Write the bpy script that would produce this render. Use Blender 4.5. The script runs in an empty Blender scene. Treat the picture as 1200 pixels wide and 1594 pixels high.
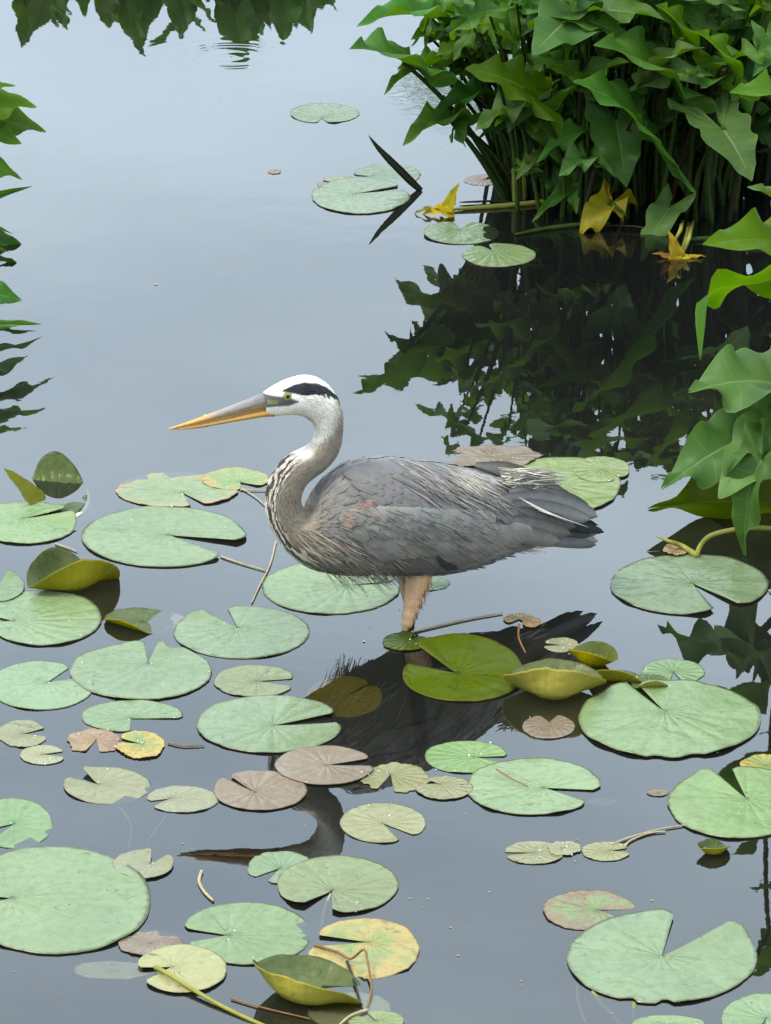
import bpy, math, random
from mathutils import Vector, Matrix, noise
from mathutils.bvhtree import BVHTree

random.seed(7)
S = bpy.context.scene
R = math.radians

# ------------------------------------------------------------------ camera
CAM_H, TILT, F = 2.45, R(20.5), 6491.0          # F in pixels of the 1200 px wide photograph
cam_d = bpy.data.cameras.new('camera')
cam = bpy.data.objects.new('camera', cam_d)
S.collection.objects.link(cam)
cam.location = (0, 0, CAM_H)
cam.rotation_euler = (R(90) - TILT, 0, 0)
cam_d.sensor_fit = 'HORIZONTAL'
cam_d.sensor_width = 36.0
cam_d.lens = 36.0 * F / 1200.0
cam_d.clip_end = 500.0
cam_d.clip_start = 0.05
S.camera = cam

# ------------------------------------------------------------------ sky, sun, exposure
SUN_EL, SUN_AZ = 56.0, -105.0                     # azimuth measured from +Y towards +X
world = bpy.data.worlds.new('World')
S.world = world
world.use_nodes = True
wn, wl = world.node_tree.nodes, world.node_tree.links
wn.clear()
w_out = wn.new('ShaderNodeOutputWorld')
w_bg = wn.new('ShaderNodeBackground')
w_bg.inputs['Strength'].default_value = 0.10
sky = wn.new('ShaderNodeTexSky')
sky.sky_type = 'NISHITA'
sky.sun_disc = False
sky.sun_elevation = R(SUN_EL)
sky.sun_rotation = R(SUN_AZ)
sky.air_density = 1.0
sky.dust_density = 2.0
sky.ozone_density = 1.0
tc = wn.new('ShaderNodeTexCoord')
sepw = wn.new('ShaderNodeSeparateXYZ')
wl.new(tc.outputs['Generated'], sepw.inputs[0])
mapw = wn.new('ShaderNodeMapping')
mapw.inputs['Scale'].default_value = (2.2, 2.2, 7.0)
wl.new(tc.outputs['Generated'], mapw.inputs[0])
nz = wn.new('ShaderNodeTexNoise')
nz.inputs['Scale'].default_value = 1.6
nz.inputs['Detail'].default_value = 6.0
nz.inputs['Roughness'].default_value = 0.55
wl.new(mapw.outputs[0], nz.inputs['Vector'])
crw = wn.new('ShaderNodeMapRange')
crw.inputs[1].default_value = 0.33
crw.inputs[2].default_value = 0.68
crw.inputs[3].default_value = 0.62
crw.inputs[4].default_value = 0.96
wl.new(nz.outputs['Fac'], crw.inputs[0])
# thin overcast: brighter overhead than at the horizon
up = wn.new('ShaderNodeMapRange')
up.inputs[1].default_value = 0.0
up.inputs[2].default_value = 1.0
up.inputs[3].default_value = 6.9
up.inputs[4].default_value = 12.0
wl.new(sepw.outputs[2], up.inputs[0])
cl = wn.new('ShaderNodeMix'); cl.data_type = 'RGBA'; cl.blend_type = 'MULTIPLY'
cl.inputs[0].default_value = 1.0
cl.inputs[6].default_value = (0.82, 0.99, 1.12, 1)
nz2 = wn.new('ShaderNodeTexNoise')
nz2.inputs['Scale'].default_value = 2.6
nz2.inputs['Detail'].default_value = 5.0
wl.new(mapw.outputs[0], nz2.inputs['Vector'])
cv = wn.new('ShaderNodeMapRange')
cv.inputs[1].default_value = 0.32
cv.inputs[2].default_value = 0.68
cv.inputs[3].default_value = 0.92
cv.inputs[4].default_value = 1.12
wl.new(nz2.outputs['Fac'], cv.inputs[0])
cm = wn.new('ShaderNodeMath'); cm.operation = 'MULTIPLY'
wl.new(up.outputs[0], cm.inputs[0]); wl.new(cv.outputs[0], cm.inputs[1])
wl.new(cm.outputs[0], cl.inputs[7])
mxw = wn.new('ShaderNodeMix'); mxw.data_type = 'RGBA'
wl.new(crw.outputs[0], mxw.inputs[0])
wl.new(sky.outputs[0], mxw.inputs[6])
wl.new(cl.outputs[2], mxw.inputs[7])
wl.new(mxw.outputs[2], w_bg.inputs['Color'])
wl.new(w_bg.outputs[0], w_out.inputs[0])

sun_d = bpy.data.lights.new('sun', 'SUN')
sun_d.energy = 1.5
sun_d.angle = R(18)
sun_d.color = (1.0, 0.94, 0.84)
sun = bpy.data.objects.new('sun', sun_d)
S.collection.objects.link(sun)
sdir = Vector((math.sin(R(SUN_AZ)) * math.cos(R(SUN_EL)), math.cos(R(SUN_AZ)) * math.cos(R(SUN_EL)), math.sin(R(SUN_EL))))
sun.rotation_euler = sdir.to_track_quat('Z', 'Y').to_euler()
sun.location = sdir * 30

S.view_settings.view_transform = 'Standard'
S.view_settings.look = 'None'
S.view_settings.gamma = 1.0
S.view_settings.use_curve_mapping = False
S.view_settings.exposure = 1.55
S.render.engine = 'CYCLES'
S.cycles.use_denoising = True
try:
    S.cycles.denoiser = 'OPENIMAGEDENOISE'
    S.cycles.denoising_prefilter = 'ACCURATE'
except Exception:
    pass
S.cycles.max_bounces = 8
S.cycles.transparent_max_bounces = 12
S.cycles.caustics_reflective = False
S.cycles.caustics_refractive = False
S.cycles.sample_clamp_indirect = 6.0

# ------------------------------------------------------------------ helpers
FWD = Vector((0, math.cos(TILT), -math.sin(TILT)))
UPV = Vector((0, math.sin(TILT), math.cos(TILT)))
CAM = Vector((0, 0, CAM_H))

def ray(px, py):
    return FWD + Vector(((px - 600.0) / F, 0, 0)) - UPV * ((py - 797.0) / F)

def gp(px, py, z=0.0):                # a pixel to the point where it meets the level z
    d = ray(px, py)
    return CAM + d * ((z - CAM_H) / d.z)

def at(px, py, Y):                    # a pixel to the point at world distance Y
    d = ray(px, py)
    return CAM + d * (Y / d.y)

ALB = 2.9                            # picture brightness of a white matt surface in the open
def lin(c):
    c = c / 255.0
    return c / 12.92 if c <= 0.04045 else ((c + 0.055) / 1.055) ** 2.4

def col(r, g, b, k=1.0):              # albedo of a surface that photographs as this sRGB in open shade
    return tuple(min(0.85, lin(v) / ALB * k * w) for v, w in zip((r, g, b), (1.13, 1.0, 0.89))) + (1.0,)

def interp(x, xs, ys):
    if x <= xs[0]:
        return ys[0]
    for i in range(1, len(xs)):
        if x <= xs[i]:
            t = (x - xs[i - 1]) / (xs[i] - xs[i - 1])
            return ys[i - 1] + (ys[i] - ys[i - 1]) * t
    return ys[-1]

def smooth(a, b, x):
    t = max(0.0, min(1.0, (x - a) / (b - a)))
    return t * t * (3 - 2 * t)

def mixc(a, b, t):
    return tuple(a[i] + (b[i] - a[i]) * t for i in range(4))

def n1(x, y=0.0, z=0.0):
    return noise.noise(Vector((x, y, z)))

class MB:
    """collects vertices, faces and per-vertex colours into ONE mesh"""
    def __init__(self):
        self.v, self.f, self.c = [], [], []
    def vert(self, p, c=(0, 0, 0, 1)):
        self.v.append(tuple(p)); self.c.append(tuple(c))
        return len(self.v) - 1
    def mesh(self, name, smooth_=True):
        me = bpy.data.meshes.new(name)
        me.from_pydata(self.v, [], self.f)
        a = me.attributes.new('Col', 'FLOAT_COLOR', 'POINT')
        flat = [k for c in self.c for k in c]
        a.data.foreach_set('color', flat)
        if smooth_:
            me.polygons.foreach_set('use_smooth', [True] * len(me.polygons))
        me.update()
        return me
    def build(self, name, mat, parent=None, smooth_=True):
        me = self.mesh(name, smooth_)
        o = bpy.data.objects.new(name, me)
        S.collection.objects.link(o)
        if mat:
            me.materials.append(mat)
        if parent:
            o.parent = parent
            o.matrix_parent_inverse = Matrix.Translation(-Vector(parent.location))
        return o
    def tube(self, pts, radii, c=(0, 0, 0, 1), seg=6, cap=True):
        pts = [Vector(p) for p in pts]
        rings = []
        ref = Vector((0.3, 0.2, 1)).normalized()
        for i, p in enumerate(pts):
            t = (pts[min(i + 1, len(pts) - 1)] - pts[max(i - 1, 0)]).normalized()
            x = t.cross(ref)
            if x.length < 1e-3:
                x = t.cross(Vector((1, 0, 0)))
            x.normalize()
            y = t.cross(x)
            cc = c[i] if isinstance(c, list) else c
            rings.append([self.vert(p + (x * math.cos(a) + y * math.sin(a)) * radii[i], cc)
                          for a in [2 * math.pi * k / seg for k in range(seg)]])
        for i in range(len(rings) - 1):
            for k in range(seg):
                self.f.append((rings[i][k], rings[i][(k + 1) % seg], rings[i + 1][(k + 1) % seg], rings[i + 1][k]))
        if cap:
            self.f.append(tuple(reversed(rings[0])))
            self.f.append(tuple(rings[-1]))

def tag(o, label=None, cat=None, group=None, kind=None):
    if label: o['label'] = label
    if cat: o['category'] = cat
    if group: o['group'] = group
    if kind: o['kind'] = kind
    return o

def empty(name, loc):
    o = bpy.data.objects.new(name, None)
    S.collection.objects.link(o)
    o.location = loc
    o.empty_display_size = 0.05
    return o

def catmull(P, n):
    out = []
    for i in range(len(P) - 1):
        p0, p1, p2, p3 = P[max(i - 1, 0)], P[i], P[i + 1], P[min(i + 2, len(P) - 1)]
        for k in range(n):
            t = k / n
            out.append(tuple(0.5 * ((2 * b) + (c - a) * t + (2 * a - 5 * b + 4 * c - d) * t * t + (-a + 3 * b - 3 * c + d) * t ** 3)
                             for a, b, c, d in zip(p0, p1, p2, p3)))
    out.append(tuple(P[-1]))
    return out

# ------------------------------------------------------------------ materials
def new_mat(name):
    m = bpy.data.materials.new(name)
    m.use_nodes = True
    nt = m.node_tree
    nt.nodes.clear()
    out = nt.nodes.new('ShaderNodeOutputMaterial')
    return m, nt.nodes, nt.links, out

def node(N, t, **kw):
    n = N.new(t)
    for k, v in kw.items():
        setattr(n, k, v)
    return n

def mixrgb(N, L, fac, a, b, blend='MIX'):
    m = N.new('ShaderNodeMix'); m.data_type = 'RGBA'; m.blend_type = blend
    for sock, v in ((m.inputs[0], fac), (m.inputs[6], a), (m.inputs[7], b)):
        if hasattr(v, 'is_linked') or isinstance(v, bpy.types.NodeSocket):
            L.new(v, sock)
        else:
            sock.default_value = v
    return m.outputs[2]

def maprange(N, L, v, a, b, c=0.0, d=1.0, sm=False):
    m = N.new('ShaderNodeMapRange')
    if sm: m.interpolation_type = 'SMOOTHSTEP'
    L.new(v, m.inputs[0])
    for i, x in zip((1, 2, 3, 4), (a, b, c, d)):
        m.inputs[i].default_value = x
    return m.outputs[0]

def math_(N, L, op, a, b=None):
    m = N.new('ShaderNodeMath'); m.operation = op
    for i, v in enumerate((a, b)):
        if v is None: continue
        if isinstance(v, bpy.types.NodeSocket): L.new(v, m.inputs[i])
        else: m.inputs[i].default_value = v
    return m.outputs[0]

def noise_tex(N, L, vec, scale, detail=3.0, rough=0.5):
    n = N.new('ShaderNodeTexNoise')
    n.inputs['Scale'].default_value = scale
    n.inputs['Detail'].default_value = detail
    n.inputs['Roughness'].default_value = rough
    if vec is not None: L.new(vec, n.inputs['Vector'])
    return n.outputs['Fac']

# --- water
def water_material():
    m, N, L, out = new_mat('pond_water')
    geo = node(N, 'ShaderNodeNewGeometry')
    pos = geo.outputs['Position']
    # faint swell over the whole pond
    h1 = noise_tex(N, L, pos, 5.0, 2.0)
    h = math_(N, L, 'MULTIPLY', h1, 0.00035)
    hfine = math_(N, L, 'MULTIPLY', noise_tex(N, L, pos, 28.0, 2.0), 0.00005)
    h = math_(N, L, 'ADD', h, hfine)
    # ring ripples round one spot
    c = gp(360, 88)
    dist = node(N, 'ShaderNodeVectorMath', operation='DISTANCE')
    L.new(pos, dist.inputs[0]); dist.inputs[1].default_value = c
    d = dist.outputs['Value']
    ring = math_(N, L, 'SINE', math_(N, L, 'MULTIPLY', math_(N, L, 'ADD', d, math_(N, L, 'MULTIPLY', h1, 0.02)), 2 * math.pi / 0.026))
    env = math_(N, L, 'MULTIPLY', math_(N, L, 'MULTIPLY', maprange(N, L, d, 0.055, 0.10, 0, 1, True), maprange(N, L, d, 0.115, 0.145, 1, 0, True)), maprange(N, L, noise_tex(N, L, pos, 9.0, 1.0), 0.40, 0.60))
    h = math_(N, L, 'ADD', h, math_(N, L, 'MULTIPLY', math_(N, L, 'MULTIPLY', ring, env), 0.00013))
    ring2 = math_(N, L, 'SINE', math_(N, L, 'MULTIPLY', d, 2 * math.pi / 0.05))
    env2 = maprange(N, L, d, 0.05, 0.26, 1, 0, True)
    h = math_(N, L, 'ADD', h, math_(N, L, 'MULTIPLY', math_(N, L, 'MULTIPLY', ring2, env2), 0.00008))
    # choppy patch behind the arrow arum
    c2 = gp(735, 130)
    sub = node(N, 'ShaderNodeVectorMath', operation='SUBTRACT')
    L.new(pos, sub.inputs[0]); sub.inputs[1].default_value = c2
    sc = node(N, 'ShaderNodeVectorMath', operation='MULTIPLY')
    L.new(sub.outputs[0], sc.inputs[0]); sc.inputs[1].default_value = (1.0, 0.45, 0)
    ln = node(N, 'ShaderNodeVectorMath', operation='LENGTH')
    L.new(sc.outputs[0], ln.inputs[0])
    env3 = maprange(N, L, ln.outputs['Value'], 0.07, 0.22, 1, 0, True)
    st = node(N, 'ShaderNodeVectorMath', operation='MULTIPLY')
    L.new(pos, st.inputs[0]); st.inputs[1].default_value = (1.0, 1.6, 1.0)
    chop = noise_tex(N, L, st.outputs[0], 28.0, 2.0, 0.55)
    h = math_(N, L, 'ADD', h, math_(N, L, 'MULTIPLY', math_(N, L, 'MULTIPLY', chop, env3), 0.020))
    bump = node(N, 'ShaderNodeBump')
    bump.inputs['Strength'].default_value = 1.0
    bump.inputs['Distance'].default_value = 1.0
    L.new(h, bump.inputs['Height'])
    fr = node(N, 'ShaderNodeFresnel'); fr.inputs['IOR'].default_value = 1.66
    L.new(bump.outputs[0], fr.inputs['Normal'])
    gl = node(N, 'ShaderNodeBsdfGlossy')
    gl.inputs['Roughness'].default_value = 0.012
    gl.inputs['Color'].default_value = (1, 1, 1, 1)
    L.new(bump.outputs[0], gl.inputs['Normal'])
    tr = node(N, 'ShaderNodeBsdfTransparent'); tr.inputs['Color'].default_value = (0.80, 0.82, 0.72, 1)
    df = node(N, 'ShaderNodeBsdfDiffuse'); df.inputs['Color'].default_value = (0.009, 0.0095, 0.0085, 1)
    body = node(N, 'ShaderNodeMixShader'); body.inputs[0].default_value = 0.42
    L.new(tr.outputs[0], body.inputs[1]); L.new(df.outputs[0], body.inputs[2])
    mx = node(N, 'ShaderNodeMixShader')
    L.new(fr.outputs[0], mx.inputs[0]); L.new(body.outputs[0], mx.inputs[1]); L.new(gl.outputs[0], mx.inputs[2])
    L.new(mx.outputs[0], out.inputs[0])
    return m

def ground_material():
    m, N, L, out = new_mat('pond_mud_and_bank')
    geo = node(N, 'ShaderNodeNewGeometry')
    sep = node(N, 'ShaderNodeSeparateXYZ'); L.new(geo.outputs['Position'], sep.inputs[0])
    nn = noise_tex(N, L, geo.outputs['Position'], 6.0, 5.0)
    mud = mixrgb(N, L, nn, (0.010, 0.009, 0.007, 1), (0.022, 0.019, 0.013, 1))
    grass = mixrgb(N, L, nn, (0.03, 0.06, 0.015, 1), (0.05, 0.10, 0.03, 1))
    c = mixrgb(N, L, maprange(N, L, sep.outputs[2], -0.05, 0.1), mud, grass)
    p = node(N, 'ShaderNodeBsdfPrincipled')
    p.inputs['Roughness'].default_value = 0.95
    L.new(c, p.inputs['Base Color'])
    L.new(p.outputs[0], out.inputs[0])
    return m

# --- lily pads: Col = (radius 0..1, angle 0..1, underside, random)
def pad_material(name, top1, top2, edge, under, blotch=None, blotch_lo=0.5, blotch_hi=0.6, blotch_edge=0.0,
                 spots=0.5, rough=0.27, edge_from=0.90, under2=None, spec=0.42, trans=0.10):
    m, N, L, out = new_mat(name)
    at_ = node(N, 'ShaderNodeAttribute', attribute_name='Col')
    sep = node(N, 'ShaderNodeSeparateColor'); L.new(at_.outputs['Color'], sep.inputs[0])
    r, ang, und = sep.outputs[0], sep.outputs[1], sep.outputs[2]
    geo = node(N, 'ShaderNodeNewGeometry')
    pos = geo.outputs['Position']
    nl = noise_tex(N, L, pos, 9.0, 3.0)
    c = mixrgb(N, L, maprange(N, L, nl, 0.35, 0.65), top1, top2)
    # fine mottling
    nf = noise_tex(N, L, pos, 70.0, 4.0, 0.6)
    dk = tuple(v * 0.72 for v in top1[:3]) + (1,)
    c = mixrgb(N, L, maprange(N, L, nf, 0.48, 0.72, 0.0, 0.55), c, dk)
    # radial veins: paler lines fanning from the stalk
    va = math_(N, L, 'ADD', math_(N, L, 'MULTIPLY', ang, 2 * math.pi * 17), math_(N, L, 'MULTIPLY', nl, 1.2))
    vs = math_(N, L, 'SINE', va)
    veins = math_(N, L, 'MULTIPLY', maprange(N, L, vs, 0.93, 1.0), maprange(N, L, r, 0.75, 0.25, 0.0, 0.26))
    c = mixrgb(N, L, veins, c, tuple(min(0.8, v * 1.45) for v in top2[:3]) + (1,))
    centre = maprange(N, L, r, 0.0, 0.2, 0.45, 0.0, True)
    c = mixrgb(N, L, centre, c, tuple(min(.8, v * 1.05) for v in (top1[0] * .85, top1[1], top1[2] * .95)) + (1,))
    if blotch:
        nb = noise_tex(N, L, pos, 24.0, 5.0, 0.62)
        nb2 = math_(N, L, 'ADD', nb, math_(N, L, 'MULTIPLY', math_(N, L, 'POWER', r, 3.0), blotch_edge))
        c = mixrgb(N, L, maprange(N, L, nb2, blotch_lo, blotch_hi), c, blotch)
        nb3 = noise_tex(N, L, pos, 60.0, 4.0, 0.6)
        nb4 = math_(N, L, 'MULTIPLY', maprange(N, L, nb2, blotch_lo + .05, blotch_hi + .1), maprange(N, L, nb3, 0.52, 0.62))
        c = mixrgb(N, L, nb4, c, tuple(v * 0.45 for v in blotch[:3]) + (1,))
    # specks and nibbled marks
    vor = node(N, 'ShaderNodeTexVoronoi'); vor.inputs['Scale'].default_value = 62.0
    L.new(pos, vor.inputs['Vector'])
    gate = maprange(N, L, noise_tex(N, L, pos, 14.0, 2.0), 0.50, 0.62)
    sp = math_(N, L, 'MULTIPLY', maprange(N, L, vor.outputs['Distance'], 0.10, 0.17, spots, 0.0), gate)
    c = mixrgb(N, L, sp, c, (0.035, 0.038, 0.02, 1))
    # insect trails: thin dark scribbles in a few places
    nt_ = noise_tex(N, L, pos, 17.0, 1.5, 0.5)
    tl_ = maprange(N, L, math_(N, L, 'ABSOLUTE', math_(N, L, 'SUBTRACT', nt_, 0.5)), 0.003, 0.009, 0.55, 0.0)
    tg_ = maprange(N, L, noise_tex(N, L, pos, 21.0, 2.0), 0.56, 0.62)
    c = mixrgb(N, L, math_(N, L, 'MULTIPLY', tl_, tg_), c, tuple(v * .32 for v in top1[:3]) + (1,))
    # broad pale and dull patches of wear
    c = mixrgb(N, L, maprange(N, L, noise_tex(N, L, pos, 5.0, 4.0, .6), 0.5, 0.7, 0.0, 0.35), c, tuple(v * q for v, q in zip(top2[:3], (1.12, 1.02, 1.1))) + (1,))
    # thin margin
    c = mixrgb(N, L, maprange(N, L, math_(N, L, 'ADD', r, math_(N, L, 'MULTIPLY', math_(N, L, 'SUBTRACT', nf, 0.5), 0.09)), edge_from + .06, 0.999, 0.0, 0.7), c, edge)
    u2 = under2 or tuple(v * 0.6 for v in under[:3]) + (1,)
    uc = mixrgb(N, L, maprange(N, L, nl, 0.3, 0.7), under, u2)
    uv_ = math_(N, L, 'MULTIPLY', maprange(N, L, math_(N, L, 'SINE', math_(N, L, 'ADD', math_(N, L, 'MULTIPLY', ang, 2 * math.pi * 15), math_(N, L, 'MULTIPLY', nl, 3.0))), 0.90, 1.0), 0.16)
    uc = mixrgb(N, L, uv_, uc, tuple(min(.8, v * 1.5) for v in under[:3]) + (1,))
    c = mixrgb(N, L, und, c, uc)
    oi = node(N, 'ShaderNodeObjectInfo')
    hv = node(N, 'ShaderNodeHueSaturation')
    L.new(c, hv.inputs['Color'])
    L.new(maprange(N, L, oi.outputs['Random'], 0, 1, 0.80, 1.03), hv.inputs['Value'])
    L.new(maprange(N, L, math_(N, L, 'FRACT', math_(N, L, 'MULTIPLY', oi.outputs['Random'], 9.7)), 0, 1, 0.488, 0.506), hv.inputs['Hue'])
    L.new(maprange(N, L, math_(N, L, 'FRACT', math_(N, L, 'MULTIPLY', oi.outputs['Random'], 4.3)), 0, 1, 0.88, 1.12), hv.inputs['Saturation'])
    c = hv.outputs[0]
    b = node(N, 'ShaderNodeBump'); b.inputs['Strength'].default_value = 0.8; b.inputs['Distance'].default_value = 0.0040
    hh = math_(N, L, 'ADD', math_(N, L, 'MULTIPLY', noise_tex(N, L, pos, 30.0, 5.0, 0.6), 1.0), math_(N, L, 'MULTIPLY', math_(N, L, 'ABSOLUTE', math_(N, L, 'SINE', math_(N, L, 'MULTIPLY', va, 0.5))), math_(N, L, 'MULTIPLY', nl, 0.42)))
    hh = math_(N, L, 'ADD', hh, math_(N, L, 'MULTIPLY', noise_tex(N, L, pos, 11.0, 3.0, 0.5), 2.6))
    L.new(hh, b.inputs['Height'])
    p = node(N, 'ShaderNodeBsdfPrincipled')
    L.new(c, p.inputs['Base Color'])
    p.inputs['Specular IOR Level'].default_value = spec
    L.new(maprange(N, L, nf, 0.3, 0.7, rough - 0.07, rough + 0.13), p.inputs['Roughness'])
    L.new(b.outputs[0], p.inputs['Normal'])
    tl = node(N, 'ShaderNodeBsdfTranslucent'); L.new(c, tl.inputs['Color'])
    ms = node(N, 'ShaderNodeMixShader'); ms.inputs[0].default_value = trans
    L.new(p.outputs[0], ms.inputs[1]); L.new(tl.outputs[0], ms.inputs[2])
    L.new(ms.outputs[0], out.inputs[0])
    return m

# --- arrow arum leaves: Col = (distance from midrib 0..1, along 0..1, rand, 1)
def leaf_material(name, c1, c2, vein, trans, k_trans=0.42, rough=0.48):
    m, N, L, out = new_mat(name)
    at_ = node(N, 'ShaderNodeAttribute', attribute_name='Col')
    sep = node(N, 'ShaderNodeSeparateColor'); L.new(at_.outputs['Color'], sep.inputs[0])
    across, along = sep.outputs[0], sep.outputs[1]
    geo = node(N, 'ShaderNodeNewGeometry')
    pos = geo.outputs['Position']
    oi = node(N, 'ShaderNodeObjectInfo')
    nl = noise_tex(N, L, pos, 16.0, 3.0)
    c = mixrgb(N, L, maprange(N, L, nl, 0.3, 0.7), c1, c2)
    hsv = node(N, 'ShaderNodeHueSaturation')
    L.new(c, hsv.inputs['Color'])
    L.new(maprange(N, L, oi.outputs['Random'], 0, 1, 0.72, 1.3), hsv.inputs['Value'])
    L.new(maprange(N, L, math_(N, L, 'FRACT', math_(N, L, 'MULTIPLY', oi.outputs['Random'], 7.31)), 0, 1, 0.482, 0.515), hsv.inputs['Hue'])
    c = hsv.outputs[0]
    nf = noise_tex(N, L, pos, 120.0, 3.0)
    c = mixrgb(N, L, maprange(N, L, nf, 0.5, 0.75, 0, 0.25), c, tuple(v * .6 for v in c1[:3]) + (1,))
    br = math_(N, L, 'MULTIPLY', maprange(N, L, noise_tex(N, L, pos, 55.0, 4.0, .65), 0.64, 0.70, 0, .75), maprange(N, L, noise_tex(N, L, pos, 12.0, 2.0), .52, .62))
    c = mixrgb(N, L, br, c, (.11, .085, .03, 1))
    mid = maprange(N, L, across, 0.015, 0.06, 0.8, 0.0, True)
    ph = math_(N, L, 'SUBTRACT', math_(N, L, 'MULTIPLY', along, 2 * math.pi * 7), math_(N, L, 'MULTIPLY', across, 4.2))
    sv = maprange(N, L, math_(N, L, 'SINE', ph), 0.95, 1.0, 0.0, 0.28)
    rim = maprange(N, L, across, 0.955, 0.99, 0.0, 0.45)
    c = mixrgb(N, L, math_(N, L, 'MAXIMUM', math_(N, L, 'MAXIMUM', mid, sv), rim), c, vein)
    b = node(N, 'ShaderNodeBump'); b.inputs['Strength'].default_value = 0.3; b.inputs['Distance'].default_value = 0.0012
    L.new(math_(N, L, 'ADD', math_(N, L, 'MULTIPLY', math_(N, L, 'SINE', ph), 0.12), noise_tex(N, L, pos, 45.0, 3.0)), b.inputs['Height'])
    p = node(N, 'ShaderNodeBsdfPrincipled')
    L.new(c, p.inputs['Base Color'])
    p.inputs['Roughness'].default_value = rough
    p.inputs['Specular IOR Level'].default_value = 0.15
    L.new(b.outputs[0], p.inputs['Normal'])
    tl = node(N, 'ShaderNodeBsdfTranslucent')
    tl.inputs['Color'].default_value = trans
    ms = node(N, 'ShaderNodeMixShader'); ms.inputs[0].default_value = k_trans
    L.new(p.outputs[0], ms.inputs[1]); L.new(tl.outputs[0], ms.inputs[2])
    L.new(ms.outputs[0], out.inputs[0])
    return m

# --- plain fibrous material (stems)
def stem_material(name, c1, c2, rough=0.55, scale=30.0):
    m, N, L, out = new_mat(name)
    geo = node(N, 'ShaderNodeNewGeometry')
    nl = noise_tex(N, L, geo.outputs['Position'], scale, 4.0)
    c = mixrgb(N, L, maprange(N, L, nl, 0.35, 0.65), c1, c2)
    p = node(N, 'ShaderNodeBsdfPrincipled')
    L.new(c, p.inputs['Base Color'])
    p.inputs['Roughness'].default_value = rough
    p.inputs['Specular IOR Level'].default_value = 0.1
    b = node(N, 'ShaderNodeBump'); b.inputs['Strength'].default_value = 0.3; b.inputs['Distance'].default_value = 0.001
    L.new(nl, b.inputs['Height']); L.new(b.outputs[0], p.inputs['Normal'])
    L.new(p.outputs[0], out.inputs[0])
    return m

# --- plumage coloured from the vertex colours
def plumage_material(name, rough=0.75, fibre=1.0):
    m, N, L, out = new_mat(name)
    at_ = node(N, 'ShaderNodeAttribute', attribute_name='Col')
    geo = node(N, 'ShaderNodeNewGeometry')
    mp = node(N, 'ShaderNodeMapping')
    mp.inputs['Scale'].default_value = (1, 1, 1)
    L.new(geo.outputs['Position'], mp.inputs[0])
    nl = noise_tex(N, L, mp.outputs[0], 60.0, 4.0, 0.6)
    nf = noise_tex(N, L, mp.outputs[0], 420.0, 3.0, 0.6)
    k = math_(N, L, 'ADD', maprange(N, L, nl, 0.3, 0.7, 0.86, 1.12), maprange(N, L, nf, 0.3, 0.7, -0.10 * fibre, 0.10 * fibre))
    c = mixrgb(N, L, 1.0, at_.outputs['Color'], k, 'MULTIPLY')
    p = node(N, 'ShaderNodeBsdfPrincipled')
    L.new(c, p.inputs['Base Color'])
    p.inputs['Roughness'].default_value = rough
    p.inputs['Specular IOR Level'].default_value = 0.25
    p.inputs['Sheen Weight'].default_value = 0.08
    b = node(N, 'ShaderNodeBump'); b.inputs['Strength'].default_value = 0.4; b.inputs['Distance'].default_value = 0.0015
    L.new(nf, b.inputs['Height']); L.new(b.outputs[0], p.inputs['Normal'])
    L.new(p.outputs[0], out.inputs[0])
    return m

def vcol_material(name, rough=0.3, spec=0.5):
    m, N, L, out = new_mat(name)
    at_ = node(N, 'ShaderNodeAttribute', attribute_name='Col')
    geo = node(N, 'ShaderNodeNewGeometry')
    nf = noise_tex(N, L, geo.outputs['Position'], 160.0, 3.0, 0.6)
    c = mixrgb(N, L, 1.0, at_.outputs['Color'], maprange(N, L, nf, 0.3, 0.7, 0.82, 1.12), 'MULTIPLY')
    p = node(N, 'ShaderNodeBsdfPrincipled')
    L.new(c, p.inputs['Base Color'])
    p.inputs['Roughness'].default_value = rough
    p.inputs['Specular IOR Level'].default_value = spec
    L.new(p.outputs[0], out.inputs[0])
    return m

# ------------------------------------------------------------------ the setting: pond bed and bank, water
def build_setting():
    m = MB()
    xs = [-200, -60, -25, -12, -6, -3, -1.5, -0.8, 0, 0.8, 1.5, 3, 6, 12, 25, 60, 200]
    ys = [-120, -40, -12, -4, 0, 2, 4, 5, 6, 7, 8, 9, 10, 12, 14, 16, 18, 21, 26, 40, 80, 250]
    idx = {}
    for j, y in enumerate(ys):
        for i, x in enumerate(xs):
            far = max(smooth(15, 21, y), smooth(10, 26, abs(x)), smooth(3, 14, -y))
            z = -0.34 + 0.75 * far + 0.02 * n1(x * 1.3, y * 1.3)
            idx[i, j] = m.vert((x, y, z))
    for j in range(len(ys) - 1):
        for i in range(len(xs) - 1):
            m.f.append((idx[i, j], idx[i + 1, j], idx[i + 1, j + 1], idx[i, j + 1]))
    tag(m.build('pond_bed', ground_material()), 'dark muddy pond bed rising to a grassy bank', 'ground', kind='structure')
    w = MB()
    a = [w.vert(p) for p in ((-40, -20, 0), (40, -20, 0), (40, 30, 0), (-40, 30, 0))]
    w.f.append(tuple(a))
    tag(w.build('pond_water', water_material(), smooth_=False), 'calm dark pond water mirroring a pale cloudy sky', 'water', kind='structure')
build_setting()

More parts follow.
